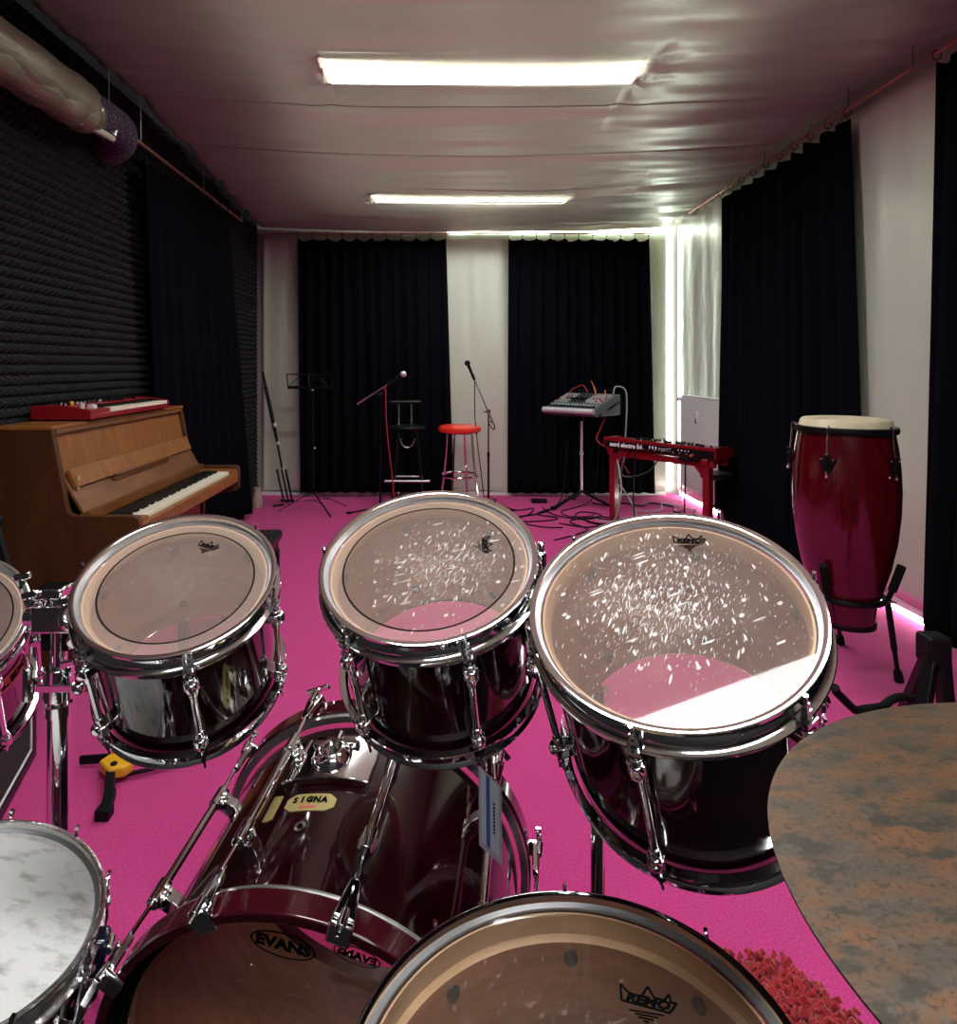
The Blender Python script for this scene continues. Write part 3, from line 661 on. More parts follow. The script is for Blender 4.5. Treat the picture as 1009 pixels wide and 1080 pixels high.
# bass drum
bdc = Vector((-.1894, .9451, .3751)); bdn = (.1657, 1, .1298); BL = .3674
BD = root('bass_drum', 'wine red bass drum lying on its side below the toms, clear heads', 'drum', M=fm(bdc, bdn))
def ev(a): return Vector((cos(radians(a)), sin(radians(a)), 0))
RB = .293
m = MB(); m.cur = 0; m.lathe([(RB-.004, .004), (RB, .010), (RB, BL-.010), (RB-.004, BL-.004)], 128)
m.cur = 1; m.lathe([(RB-.012, BL-.004), (RB-.012, .004)], 128); m.cur = 2; m.lathe([(RB-.012, .004), (RB-.004, .004)], 128); m.lathe([(RB-.004, BL-.004), (RB-.012, BL-.004)], 128)
m.build('shell', ['wine', 'inner_wood', 'maple'], BD, smooth=30)
for nm_, z0, z1, s in (('batter_hoop', -.045, -.006, -1), ('front_hoop', BL+.006, BL+.045, 1)):
    m = MB(); m.lathe([(.303, z0), (.316, z0), (.318, z0+.002), (.318, z1-.002), (.316, z1), (.303, z1)], 128, closed=True); m.build(nm_, 'wine_hoop', BD, bevel=.001)
    zz = -.002 if s < 0 else BL+.002
    m = MB(); m.lathe([(.299, zz-.005), (.312, zz-.005), (.3145, zz), (.312, zz+.005), (.299, zz+.005)], 128, closed=True); m.build('metal_ring', 'steel', BD)
m = MB(); m.lathe([(.0001, -.010), (.280, -.010), (.297, -.008), (.301, -.001)], 128); m.build('batter_head', 'head_k', BD, smooth=50)
m = MB(); m.lathe([(.283, -.0115), (.3025, -.0115), (.3025, -.009), (.283, -.009)], 128, closed=True); m.build('head_collar', 'black_plastic', BD)
m = MB(); m.lathe([(.0001, BL+.010), (.280, BL+.010), (.297, BL+.008), (.301, BL+.001)], 128); m.build('front_head', 'head_k', BD, smooth=50)
for i in range(10):
    a = 211+36*i; e = ev(a); tg = Vector((-e.y, e.x, 0)); zz = Vector((0, 0, 1))
    m = MB()
    for z in (.085, BL-.085):                                          # lug feet and the long tube
        m.bar(e*(RB-.002)+zz*z, e*.326+zz*z, .026, .020, (0, 0, 1)); m.cyl(e*.326+zz*(z-.02), e*.326+zz*(z+.02), .0115, n=14)
        m.ball(e*.318+zz*z+tg*.0, .016, 12, (1, 1, 1.1))
    m.cyl(e*.326+zz*.070, e*.326+zz*(BL-.070), .0075, n=14); m.build('tube_lug', 'chrome', BD, bevel=.0015)
    for zb, s in ((-.045, 1), (BL+.045, -1)):
        m = MB()                                                        # claw hook: wedge over the hoop
        w0, w1 = .017, .008
        q = [e*.3215+zz*(zb+s*.0), e*.333+zz*(zb+s*.004), e*.334+zz*(zb+s*.062), e*.3215+zz*(zb+s*.055)]
        v = [p+tg*w*sg for sg in (-1, 1) for p, w in zip(q, (w0, w0, w1, w1))]
        m.add(v, [(0, 1, 2, 3), (7, 6, 5, 4), (0, 4, 5, 1), (1, 5, 6, 2), (2, 6, 7, 3), (3, 7, 4, 0)])
        q = [e*.300+zz*(zb-s*.007), e*.333+zz*(zb-s*.007), e*.333+zz*(zb+s*.003), e*.300+zz*(zb-s*.001)]
        v = [p+tg*w0*sg for sg in (-1, 1) for p in q]; m.add(v, [(0, 1, 2, 3), (7, 6, 5, 4), (0, 4, 5, 1), (1, 5, 6, 2), (2, 6, 7, 3), (3, 7, 4, 0)])
        m.build('claw_hook', 'chrome', BD, bevel=.003)
        m = MB(); m.cyl(e*.334+zz*(zb-s*.025), e*.327+zz*(zb+s*.115), .0038, n=10)
        m.cyl(e*.335+zz*(zb-s*.014), e*.334+zz*(zb+s*.014), .008, .006, 12)
        if s < 0 or i in (0,): m.bar(e*.334+zz*(zb-s*.024)-tg*.026, e*.334+zz*(zb-s*.024)+tg*.026, .011, .006)
        m.build('t_rod', 'chrome', BD, bevel=.001)
# tom holder plate with its socket
a = 262.; e = ev(a); M = fm(e*RB+Vector((0, 0, .262)), e, (1, 0, 0))
def curved(x0, x1, lo, hi, r0, r1, ac, zc, name, mt, n=24, bevel=0):
    """patch bent round the shell; lo/hi give its outline along the axis"""
    m = MB(); v = []
    for i in range(n+1):
        x = x0+(x1-x0)*i/n; e_ = ev(ac+math.degrees(x/RB))
        v += [e_*r+Vector((0, 0, zc+z)) for r in (r0, r1) for z in (lo(x), hi(x))]
    f = [(4*i+a_, 4*i+b_, 4*i+4+b_, 4*i+4+a_) for i in range(n) for a_, b_ in ((0, 1), (1, 3), (3, 2), (2, 0))]
    m.add(v, f+[(0, 1, 3, 2), (4*n, 4*n+2, 4*n+3, 4*n+1)]); return m.build(name, mt, BD, bevel=bevel)
curved(-.078, .078, lambda x: -.050-.10*abs(x)*0, lambda x: .055-.18*max(abs(x)-.045, 0), RB+.0003, RB+.014, 262, .262, 'holder_plate', 'chrome', bevel=.002)
m = MB(); m.lathe([(.018, .004), (.040, .004), (.036, .018), (.027, .030), (.021, .032), (.018, .030)], 36, M, closed=True)
m.cyl(M @ Vector((0, .03, .018)), M @ Vector((0, .055, .018)), .007, n=10); m.bar(M @ Vector((-.045, .030, .016)), M @ Vector((.045, .030, .016)), .008, .010); m.build('holder_socket', 'chrome', BD, bevel=.001)
m = MB(); m.lathe([(.0001, .008), (.0178, .008)], 24, M); m.build('socket_hole', 'black_plastic', BD)
# gold badge, tape, air vent
ol = lambda x: .018-.010*max(0, (abs(x)-.030)/.014)
curved(-.044, .044, lambda x: -ol(x), ol, RB+.0003, RB+.0016, 260, .172, 'badge', 'gold')
for k, ch in enumerate('SIGNA'):
    ac = 260+math.degrees((-.028+.013*k)/RB); e = ev(ac); tg = Vector((-e.y, e.x, 0)); Mx = Matrix.Identity(4)
    for i in range(3): Mx[i][0] = tg[i]; Mx[i][1] = (0, 0, 1)[i]; Mx[i][2] = e[i]; Mx[i][3] = (e*(RB+.0024))[i]+(0, 0, .176)[i]
    text('badge_letter', ch, .016, Mx, 'ink', BD)
m = MB(); m.bar(ev(256.5)*(RB+.0022)+Vector((0, 0, .162)), ev(262.5)*(RB+.0022)+Vector((0, 0, .162)), .0005, .004, (0, 0, 1)); m.build('badge_line', 'redprint', BD, smooth=0)
curved(-.010, .010, lambda x: -.028+.3*abs(x), lambda x: .026-.2*x, RB+.0003, RB+.0012, 246.5, .170, 'tape_strip', 'gold', 8)
m = MB(); e = ev(260.5); m.lathe([(.005, .002), (.0095, .002), (.0095, .004), (.005, .004)], 20, fm(e*RB+Vector((0, 0, .120)), e), closed=True); m.build('air_vent', 'chrome', BD)
# oval brand prints on the two heads (x right, y down in the drum's own frame)
def evans(cx, cy, z, w, rot, flip, ink='ink'):
    Mx = Matrix.Translation((cx, cy, z)) @ Matrix.Rotation(rot, 4, 'Z') @ Matrix.Diagonal((-1 if flip else 1, -1, -1, 1))
    m = MB(); N = 40; v = []
    for k in range(N):
        c_, s_ = cos(2*pi*k/N), sin(2*pi*k/N)
        for f in (1, .93): v.append(Mx @ Vector((w/2*c_*f, w*.21*s_*(f if f == 1 else .86), 0)))
    m.add(v, [(2*k, 2*((k+1) % N), 2*((k+1) % N)+1, 2*k+1) for k in range(N)]); m.build('brand_oval', ink, BD, smooth=0)
    text('brand_lettering', 'EVANS', w*.24, Mx, ink, BD, xs=1.15)
evans(-.025, -.231, -.012, .098, .12, False)
evans(-.040, .250, BL+.013, .105, .22, True)
bd_spur = None
for sx in (-1, 1):                                                   # spurs that hold the drum on the carpet
    e = ev(90-sx*52); W = full(BD); p = W @ (e*.30+Vector((0, 0, BL-.10))); q = Vector((p.x+sx*-.02+(.10 if p.x > bdc.x else -.10), p.y+.10, .006))
    m = MB(); m.cyl(tuple(p), tuple(q), .007, n=10); m.ball(tuple(p), .02, 12); m.build('spur', 'chrome', BD, True)
m = MB(); W = full(BD); m.bar((-.215, .93, 0.012), (-.195, 1.30, .012), .10, .02); m.bar((-.21, .93, .02), (-.21, .93, .075), .06, .03); m.build('pedal_plate', 'steel', BD, True)

# ------------------------------------------------------------ stands for the toms
t = root('tom_stand', 'chrome stand with clamps between the two left toms', 'drum stand', (-.70, 1.2, 0))
X0, Y0 = -.702, 1.20
m = MB(); m.cyl((X0, Y0, .10), (X0, Y0, .77), .0195, n=20); m.cyl((X0, Y0, .77), (X0, Y0, .79), .0225, n=20); m.build('lower_tube', 'chrome', t, True)
m = MB(); m.cyl((X0, Y0, .78), (X0, Y0, 1.00), .0145, n=18); m.build('upper_tube', 'chrome', t, True)
m = MB(); m.cyl((X0, Y0, .80), (X0, Y0, .86), .026, n=20); m.bar((X0-.03, Y0-.02, .83), (X0+.04, Y0-.02, .83), .014, .014); m.cyl((X0-.04, Y0-.03, .81), (X0-.04, Y0-.03, .87), .008, n=10); m.ball((X0+.05, Y0-.025, .83), .012, 10)
m.build('height_clamp', 'chrome', t, True, bevel=.002)
m = MB(); m.box((X0, Y0, .955), (.075, .055, .050)); m.cyl((X0-.055, Y0-.01, .955), (X0+.055, Y0-.01, .955), .017, n=16); m.box((X0-.01, Y0, 1.0), (.055, .05, .02)); m.build('multi_clamp', 'chrome', t, True, bevel=.004)
m = MB(); m.box((X0+.005, Y0+.01, .915), (.07, .04, .05)); m.build('clamp_block', 'black_plastic', t, True, bevel=.004)
WA, WL = full(A), full(Lt)
pa = WA @ Vector((-.175, -.03, -.10)); pl = WL @ Vector((.150, .05, -.10))
m = MB(); m.tube(smooth_path([(X0+.02, Y0, .955), (X0+.05, Y0-.02, .99), (pa.x-.02, pa.y, pa.z+.02), tuple(pa)], 5), .010, 12); m.ball((X0+.045, Y0-.015, .98), .020, 14); m.build('tom_arm', 'chrome', t, True)
m = MB(); m.tube(smooth_path([(X0-.02, Y0, .955), (X0-.05, Y0, .985), tuple(pl)], 5), .010, 12); m.ball((X0-.045, Y0, .98), .020, 14); m.build('tom_arm', 'chrome', t, True)
for k, (dx, dy, dz, h) in enumerate(((-.035, -.03, 1.0, .03), (-.055, -.02, 1.03, .025), (.03, -.035, .99, .02), (.035, -.03, .875, .02), (.05, -.03, .91, .018))):
    m = MB(); m.bar((X0+dx-.014, Y0+dy, dz), (X0+dx+.014, Y0+dy, dz+.006), .010, .012); m.cyl((X0+dx, Y0+dy, dz-.02), (X0+dx, Y0+dy, dz), .006, n=10); m.build('wing_nut', 'chrome', t, True, bevel=.002)
for a in (80, 200, 320):
    e = Vector((cos(radians(a)), sin(radians(a)), 0)); p = Vector((X0, Y0, .30)); q = Vector((X0, Y0, .015))+e*.17
    m = MB(); m.bar(p, q, .022, .008); m.build('leg', 'chrome', t, True); m = MB(); m.cyl((q.x, q.y, 0), (q.x, q.y, .03), .014, .012, 12); m.build('rubber_foot', 'rubber', t, True)
t = root('tom_stand', 'chrome stand rising from the carpet behind the largest tom', 'drum stand', (.30, 1.2, 0))
X0, Y0 = .305, 1.22
m = MB(); m.cyl((X0, Y0, .08), (X0, Y0, .80), .0145, n=18); m.build('lower_tube', 'chrome', t, True)
m = MB(); m.cyl((X0, Y0, .78), (X0, Y0, .97), .011, n=16); m.cyl((X0, Y0, .77), (X0, Y0, .81), .020, n=16); m.build('upper_tube', 'chrome', t, True)
WB, WC = full(B), full(C); pb = WB @ Vector((.188, .01, -.10)); pc = WC @ Vector((-.196, .045, -.09))
m = MB(); m.tube(smooth_path([(X0, Y0, .95), (X0-.05, Y0-.02, .99), (pb.x+.03, pb.y+.01, pb.z), tuple(pb)], 5), .010, 12); m.ball((X0-.03, Y0-.01, .97), .019, 12); m.build('tom_arm', 'chrome', t, True)
m = MB(); m.tube(smooth_path([(X0, Y0, .96), (X0-.06, Y0-.06, 1.02), (pc.x-.005, pc.y+.06, pc.z+.03), tuple(pc)], 5), .010, 12); m.build('tom_arm', 'chrome', t, True)
g = Vector((hx(570, 1.08), 1.08, hz(590, 1.08)))
m = MB(); m.cyl(tuple(g-Vector((0, 0, .06))), tuple(g+Vector((0, 0, .012))), .010, n=14); m.cyl(tuple(g+Vector((0, 0, .012))), tuple(g+Vector((0, 0, .03))), .006, n=10); m.ball(tuple(g-Vector((.006, .01, .02))), .015, 12); m.build('memory_lock', 'chrome', t, True, bevel=.002)
for a in (30, 150, 270):
    e = Vector((cos(radians(a)), sin(radians(a)), 0)); p = Vector((X0, Y0, .28)); q = Vector((X0, Y0, .015))+e*.15
    m = MB(); m.bar(p, q, .020, .008); m.build('leg', 'chrome', t, True); m = MB(); m.cyl((q.x, q.y, 0), (q.x, q.y, .03), .014, .012, 12); m.build('rubber_foot', 'rubber', t, True)

# tag hanging from the middle tom
W = full(B); hk = W @ Vector((.181*cos(radians(288)), .181*sin(radians(288)), -.262))
t = root('hanging_tag', 'laminated blue and white tag hanging from the middle tom', 'tag', tuple(hk))
ux = Vector((.75, .12, -.62)).normalized()
def tagquad(u0, u1, v0, v1, off, name, mt):
    a = Vector((.036, .01, -.040)); b = Vector((.0, -.014, -.112)); nn = a.cross(b).normalized(); nn = nn if nn.y < 0 else -nn
    o_ = hk+Vector((-.004, -.014, .004)); q = [o_+a*u+b*v+nn*(off+d) for d in (0, .0006) for u, v in ((u0, v0), (u1, v0), (u1, v1), (u0, v1))]
    m = MB(); m.add(q, [(3, 2, 1, 0), (4, 5, 6, 7), (0, 1, 5, 4), (1, 2, 6, 5), (2, 3, 7, 6), (3, 0, 4, 7)]); return m.build(name, mt, t, True, smooth=0)
tagquad(0, 1, 0, 1, 0, 'laminate', 'tag_clear'); tagquad(.08, .86, .03, .92, .0008, 'card', 'tag_white'); tagquad(.30, .46, .03, .92, .0016, 'blue_stripe', 'tag_blue')
for k in range(9): tagquad(.60, .68, .30+.045*k, .33+.045*k, .0016, 'small_print', 'ink')
m = MB(); m.tube([hk+Vector((-.004, -.012, .0)), hk+Vector((.0, -.006, .012)), hk+Vector((.004, -.010, .002))], .0015, 6); m.build('cord', 'black_plastic', t, True)

# ride cymbal and its stand
CM = fm((.4379, .2978, 1.1507), (-.0286, .0753, 1))
t = root('ride_cymbal', 'large dark bronze cymbal cut off by the lower right corner', 'cymbal', M=CM)
m = MB(); m.lathe([(.006, .030), (.03, .028), (.05, .020), (.060, .0145), (.12, .011), (.19, .006), (.2538, 0), (.254, -.0008), (.2538, -.0016), (.19, .0045), (.12, .0095), (.06, .013), (.05, .0185), (.03, .0265), (.006, .0285)], 160, closed=True)
m.build('disc', 'cymbal', t, smooth=60)
m = MB(); m.lathe([(.004, .030), (.016, .030), (.016, .040), (.004, .040)], 20, closed=True); m.build('felt_washer', 'felt', t)
t = root('cymbal_stand', 'chrome stand under the dark cymbal', 'drum stand', (.4379, .2978, 0))
m = MB(); m.cyl((.438, .298, .06), (.438, .298, 1.10), .0125, n=14); m.cyl((.438, .298, 1.10), tuple(CM @ Vector((0, 0, .055))), .004, n=8); m.cyl(tuple(CM @ Vector((0, 0, -.01))), tuple(CM @ Vector((0, 0, .028))), .009, n=10); m.build('pole', 'chrome', t, True)
for a in (10, 130, 250):
    e = Vector((cos(radians(a)), sin(radians(a)), 0)); m = MB(); q = Vector((.438, .298, .012))+e*.22; m.bar((.438, .298, .26), q, .02, .008); m.cyl((q.x, q.y, 0), (q.x, q.y, .03), .013, n=10); m.build('leg', 'chrome', t, True)

# red shag mat
rnd = random.Random(4)
t = root('shag_mat', 'red shaggy mat on the carpet beside the floor tom', 'mat', (.72, 1.22, 0))
m = MB(); m.lathe([(.0001, .012), (.19, .012), (.2, .006), (.2, 0), (.0001, 0)], 40, Matrix.Translation((.72, 1.28, 0)) @ Matrix.Diagonal((.95, 1.25, 1, 1))); m.build('backing', 'shag', t, True)
m = MB()
for k in range(1300):
    r = .205*sqrt(rnd.random()); a = rnd.uniform(0, 2*pi); x, y = .72+.95*r*cos(a), 1.28+1.25*r*sin(a); b = rnd.uniform(0, 2*pi); s_ = rnd.uniform(.006, .014); h = rnd.uniform(.018, .036)
    m.tube([(x, y, .008), (x+s_*.5*cos(b), y+s_*.5*sin(b), h*.8), (x+s_*cos(b), y+s_*sin(b), h), (x+1.6*s_*cos(b), y+1.6*s_*sin(b), h*.75)], .0048, 6)
o = m.build('pile', 'shag', t, True); o['kind'] = 'stuff'

# ------------------------------------------------------------ upright piano
PX, PY0, PY1 = -1.93, 2.80, 4.25
t = root('upright_piano', 'brown wooden upright piano with its lid open against the foam wall', 'piano', (-1.62, 3.52, 0))
prof = [(PX, 0), (PX, 1.135), (-1.676, 1.135), (-1.670, 1.13), (-1.607, .80), (-1.597, .775), (-1.575, .763), (-1.315, .763), (-1.297, .755), (-1.29, .735), (-1.29, .62), (-1.31, .60), (-1.52, .56), (-1.53, .12), (-1.50, .10), (-1.50, 0)]
SIDE = Matrix(((1, 0, 0, 0), (0, 0, 1, 0), (0, 1, 0, 0), (0, 0, 0, 1)))       # x, z profile swept along y
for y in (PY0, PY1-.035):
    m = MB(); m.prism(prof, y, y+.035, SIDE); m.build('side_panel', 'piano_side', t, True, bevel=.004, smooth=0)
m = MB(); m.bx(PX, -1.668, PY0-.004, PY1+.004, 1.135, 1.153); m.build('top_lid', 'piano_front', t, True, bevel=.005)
def slab(p, q, th, y0, y1, name, mt, bev=.002, lab=None):
    """board between two (x, z) points, th thick, from y0 to y1"""
    p, q = Vector(p), Vector(q); d = (q-p).normalized(); nrm = Vector((-d.y, d.x))*th
    m = MB(); m.prism([tuple(p), tuple(q), tuple(q+nrm), tuple(p+nrm)], y0, y1, SIDE); return m.build(name, mt, t, True, bevel=bev, smooth=0, label=lab)
i0, i1 = PY0+.036, PY1-.036
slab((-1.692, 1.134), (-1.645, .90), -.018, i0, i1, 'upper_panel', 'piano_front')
slab((-1.678, 1.134), (-1.674, 1.115), .008, i0, i1, 'panel_trim', 'piano_lid')
slab((-1.66, .93), (-1.555, .755), .014, i0, i1, 'fallboard', 'piano_lid', .003)
slab((-1.643, .950), (-1.608, .870), .020, i0+.02, i1-.02, 'fallboard_lip', 'piano_front', .004)
m = MB(); m.bx(-1.60, -1.575, 3.18, 3.83, .872, .884); m.prism([(-1.616, .90), (-1.60, .85), (-1.585, .85), (-1.59, .88)], 3.18, 3.82, SIDE); m.build('music_ledge', 'piano_lid', t, True, bevel=.003)
m = MB(); m.bx(-1.565, -1.545, i0, i1, .735, .765); m.build('felt_strip', 'green_felt', t, True)
m = MB(); m.bx(-1.545, -1.525, i0, i1, .73, .775); m.build('key_rail', 'piano_lid', t, True)
m = MB(); m.bx(-1.60, -1.30, i0, i1, .655, .70); m.bx(-1.325, -1.295, i0, i1, .66, .722); m.build('keybed', 'piano_front', t, True, bevel=.004)
m = MB(); m.bx(-1.56, -1.54, i0, i1, .10, .655); m.build('lower_panel', 'piano_front', t, True, bevel=.002)
m = MB(); m.bx(PX, -1.50, i0, i1, 0, .10); m.build('plinth', 'piano_side', t, True)
for y0 in (i0, i1-.085):
    m = MB(); m.bx(-1.525, -1.30, y0, y0+.085, .70, .742); m.build('key_block', 'piano_front', t, True, bevel=.004)
kw = (i1-i0-.17)/52; ky0 = i0+.085
m = MB(); m.bx(-.075, .075, .0006, kw-.0006, -.01, .0155); wk = m.build('white_key', 'ivory', t, bevel=.0012)
m = MB(); m.prism([(-.048, 0), (.044, 0), (.040, .0125), (-.048, .0125)], -.0052, .0052, SIDE); bk = m.build('black_key', 'ebony', t, bevel=.001)
W = full(t).to_translation(); wk.location = Vector((-1.403, ky0, .722))-W; first = True
for k in range(1, 52): kid(wk, t, Vector((-1.403, ky0+k*kw, .722))-W)
n = 0
for k in range(52):
    if k % 7 in (1, 4): continue           # pattern of twos and threes
    if k == 51: continue
    p = Vector((-1.430, ky0+(k+1)*kw, .7375))-W
    if n == 0: bk.location = p
    else: kid(bk, t, p)
    n += 1
for z in (.865, .905):
    m = MB(); m.bx(-1.600, -1.598+.004, i0+.03, i0+.05, z, z+.02); m.build('brass_hinge', 'gold', t, True)

# red stage keyboard on the piano
def knob_field(m, x0, x1, y0, y1, z, rnd, n, r=.007, h=.012):
    for _ in range(n):
        x, y = rnd.uniform(x0, x1), rnd.uniform(y0, y1); m.cyl((x, y, z), (x, y, z+h), r, r*.8, 10)
def stage_keyboard(t, M, L, D, H, nkeys, key_from, flip, prof_back):
    """local frame: x along the keys, y from the back edge (0) to the player's edge (D)"""
    m = MB(M); m.bx(.006, L-.006, .003, D*.56, 0, H); m.bx(.006, L-.006, D*.56, D-.003, 0, H*.42); m.build('body', 'red_paint', t, True, bevel=.004)
    for x0 in (0, L-.016):
        m = MB(M); m.prism([(0, 0), (D, 0), (D, H*.72), (D*.56, H+.004), (0, H+.004)], x0, x0+.016, Matrix(((0, 0, 1, 0), (1, 0, 0, 0), (0, 1, 0, 0), (0, 0, 0, 1)))); m.build('end_cheek', 'red_paint', t, True, bevel=.003)
    x0, x1 = key_from, L-.02; w = (x1-x0)/nkeys
    m = MB(M); m.bx(x0, x0+w-.0012, D*.57, D-.004, H*.42, H*.72); wkey = m.build('white_key', 'ivory', t, True, bevel=.001)
    dv = (M.to_3x3() @ Vector((w, 0, 0)))
    for k in range(1, nkeys): kid(wkey, t, dv*k)
    m = MB(M); m.bx(x0+w-.005, x0+w+.005, D*.57, D*.82, H*.72, H*.72+.011); bkey = m.build('black_key', 'ebony', t, True, bevel=.001); first = True
    for k in range(1, nkeys-1):
        if k % 7 in (2, 6): continue
        kid(bkey, t, dv*k)
t = root('synthesizer', 'red keyboard synthesizer lying on top of the piano', 'keyboard', (-1.80, 3.06, 1.153))
M = Matrix(((0, -1, 0, 0), (1, 0, 0, 0), (0, 0, 1, 0), (0, 0, 0, 1)))
M = Matrix.Translation((-1.925, 3.06, 1.160)) @ Matrix(((0, 1, 0, 0), (1, 0, 0, 0), (0, 0, 1, 0), (0, 0, 0, 1)))
stage_keyboard(t, M, .90, .285, .062, 35, .20, False, None)
rnd = random.Random(3)
m = MB(M); knob_field(m, .05, .86, .02, .14, .062, rnd, 46); m.build('control_knobs', 'black_plastic', t, True)
m = MB(M); knob_field(m, .05, .5, .02, .14, .062, rnd, 12, .004, .010); m.cyl((.08, .20, .045), (.08, .20, .075), .012, n=14); m.build('silver_knobs', 'silver', t, True)
m = MB(M); m.cyl((.13, .12, .062), (.13, .12, .080), .010, n=12); m.build('orange_knob', 'yellow', t, True)
m = MB(M); m.bx(.02, .19, .165, .281, .026, .046); m.build('pitch_block', 'red_paint', t, True, bevel=.003); m = MB(M); m.cyl((.12, .22, .05), (.15, .22, .05), .018, n=18); m.build('pitch_wheel', 'silver', t, True)
m = MB(M)
for x, y in ((.05, .04), (.85, .04), (.05, .25), (.85, .25)): m.cyl((x, y, -.007), (x, y, 0), .012, n=12)
m.build('rubber_feet', 'rubber', t, True)

# piano bench
t = root('piano_bench', 'black padded piano bench behind the left tom', 'bench', (-1.03, 3.28, 0))
m = MB(); m.bx(-1.20, -.86, 2.95, 3.62, .445, .50); m.build('seat', 'black_vinyl', t, True, bevel=.018, bseg=4)
m = MB(); m.bx(-1.18, -.88, 2.97, 3.60, .39, .446); m.build('apron', 'black_metal', t, True, bevel=.003)
for x in (-1.17, -.89):
    for y in (2.98, 3.58):
        m = MB(); m.bar((x, y, 0), (x, y, .40), .036, .036, (1, 0, 0)); m.build('leg', 'black_metal', t, True, bevel=.003)

# speaker cabinet at the left edge and the bracket on it
t = root('speaker_cabinet', 'dark speaker cabinet with white piping at the left edge, behind the snare', 'speaker', (-1.62, 2.05, 0))
Rz = Matrix.Translation((-1.446, 2.335, 0)) @ Matrix.Rotation(radians(-106.4)+pi/2, 4, 'Z') @ Matrix.Translation((-.32, -.56, 0))
Rz = Matrix.Translation((-1.446, 2.335, 0)) @ Matrix.Rotation(radians(16.4), 4, 'Z') @ Matrix.Translation((-.30, -.56, 0))
m = MB(Rz); m.bx(0, .285, 0, .56, .01, .60); m.bx(.28, .30, 0, .56, .01, .045); m.bx(.28, .30, 0, .56, .565, .60); m.bx(.28, .30, 0, .035, .04, .57); m.bx(.28, .30, .525, .56, .04, .57); m.build('cabinet', 'black_vinyl', t, True, bevel=.004)
m = MB(Rz); m.bx(.284, .290, .035, .525, .045, .565); m.build('grille_cloth', 'grille', t, True)
m = MB(Rz); q = [(.294, .042, .052), (.294, .518, .052), (.294, .518, .558), (.294, .042, .558)]
for a, b in zip(q, q[1:]+q[:1]): m.cyl(a, b, .004, n=8)
m.build('white_piping', 'white_plastic', t, True)
m = MB(Rz)
for x, y in ((.03, .03), (.26, .03), (.03, .53), (.26, .53)): m.cyl((x, y, 0), (x, y, .012), .015, n=10)
m.build('feet', 'rubber', t, True)
t = root('bracket_arm', 'black angled arm standing at the left edge of the photo, in front of the piano', 'bracket', (-1.50, 2.16, .60))
m = MB(); m.cyl((-1.50, 2.16, .60), (-1.50, 2.16, .615), .06, n=20); m.bar((-1.50, 2.16, .612), (-1.485, 2.16, .70), .03, .02, (0, 1, 0)); m.bar((-1.485, 2.16, .70), (-1.445, 2.16, .70), .03, .02, (0, 1, 0)); m.bar((-1.432, 2.16, .69), (-1.492, 2.16, .915), .034, .022, (0, 1, 0)); m.build('arm', 'black_metal', t, True, bevel=.003)
m = MB(); m.cyl((-1.489, 2.14, .895), (-1.489, 2.18, .895), .028, n=18); m.build('joint', 'black_plastic', t, True, bevel=.003)
m = MB(); m.tube(smooth_path([(-1.50, 2.13, .86), (-1.475, 2.13, .80), (-1.455, 2.13, .72), (-1.452, 2.13, .64), (-1.46, 2.13, .605)], 4), .004, 6); m.build('white_cable', 'white_plastic', t, True)

# yellow and black bar clamp on the carpet
t = root('bar_clamp', 'black and yellow bar clamp lying on the pink carpet below the left tom', 'clamp', (-1.09, 2.18, 0))
m = MB(); m.bar((-1.25, 2.26, .035), (-1.06, 2.28, .038), .012, .030); m.build('jaw_arm', 'black_plastic', t, True, bevel=.003)
m = MB(); m.prism([(-.055, -.03), (.02, -.045), (.055, -.01), (.05, .03), (-.03, .045), (-.06, .02)], .02, .058, Matrix.Translation((-1.10, 2.22, 0)) @ Matrix.Rotation(-.5, 4, 'Z')); m.build('grip_body', 'yellow', t, True, bevel=.008, bseg=3)
m = MB(); m.cyl((-1.10, 2.20, .056), (-1.10, 2.20, .064), .012, n=14); m.bar((-1.11, 2.20, .04), (-1.055, 2.08, .03), .030, .022); m.build('trigger', 'black_plastic', t, True, bevel=.004)
m = MB(); m.bar((-1.06, 2.10, .030), (-1.035, 2.02, .022), .034, .026); m.box((-1.04, 2.02, .018), (.045, .04, .034)); m.build('jaw_pad', 'black_plastic', t, True, bevel=.004)
m = MB(); m.bar((-1.07, 2.20, .02), (-.86, 2.30, .015), .016, .008); m.build('steel_bar', 'black_metal', t, True, bevel=.001)

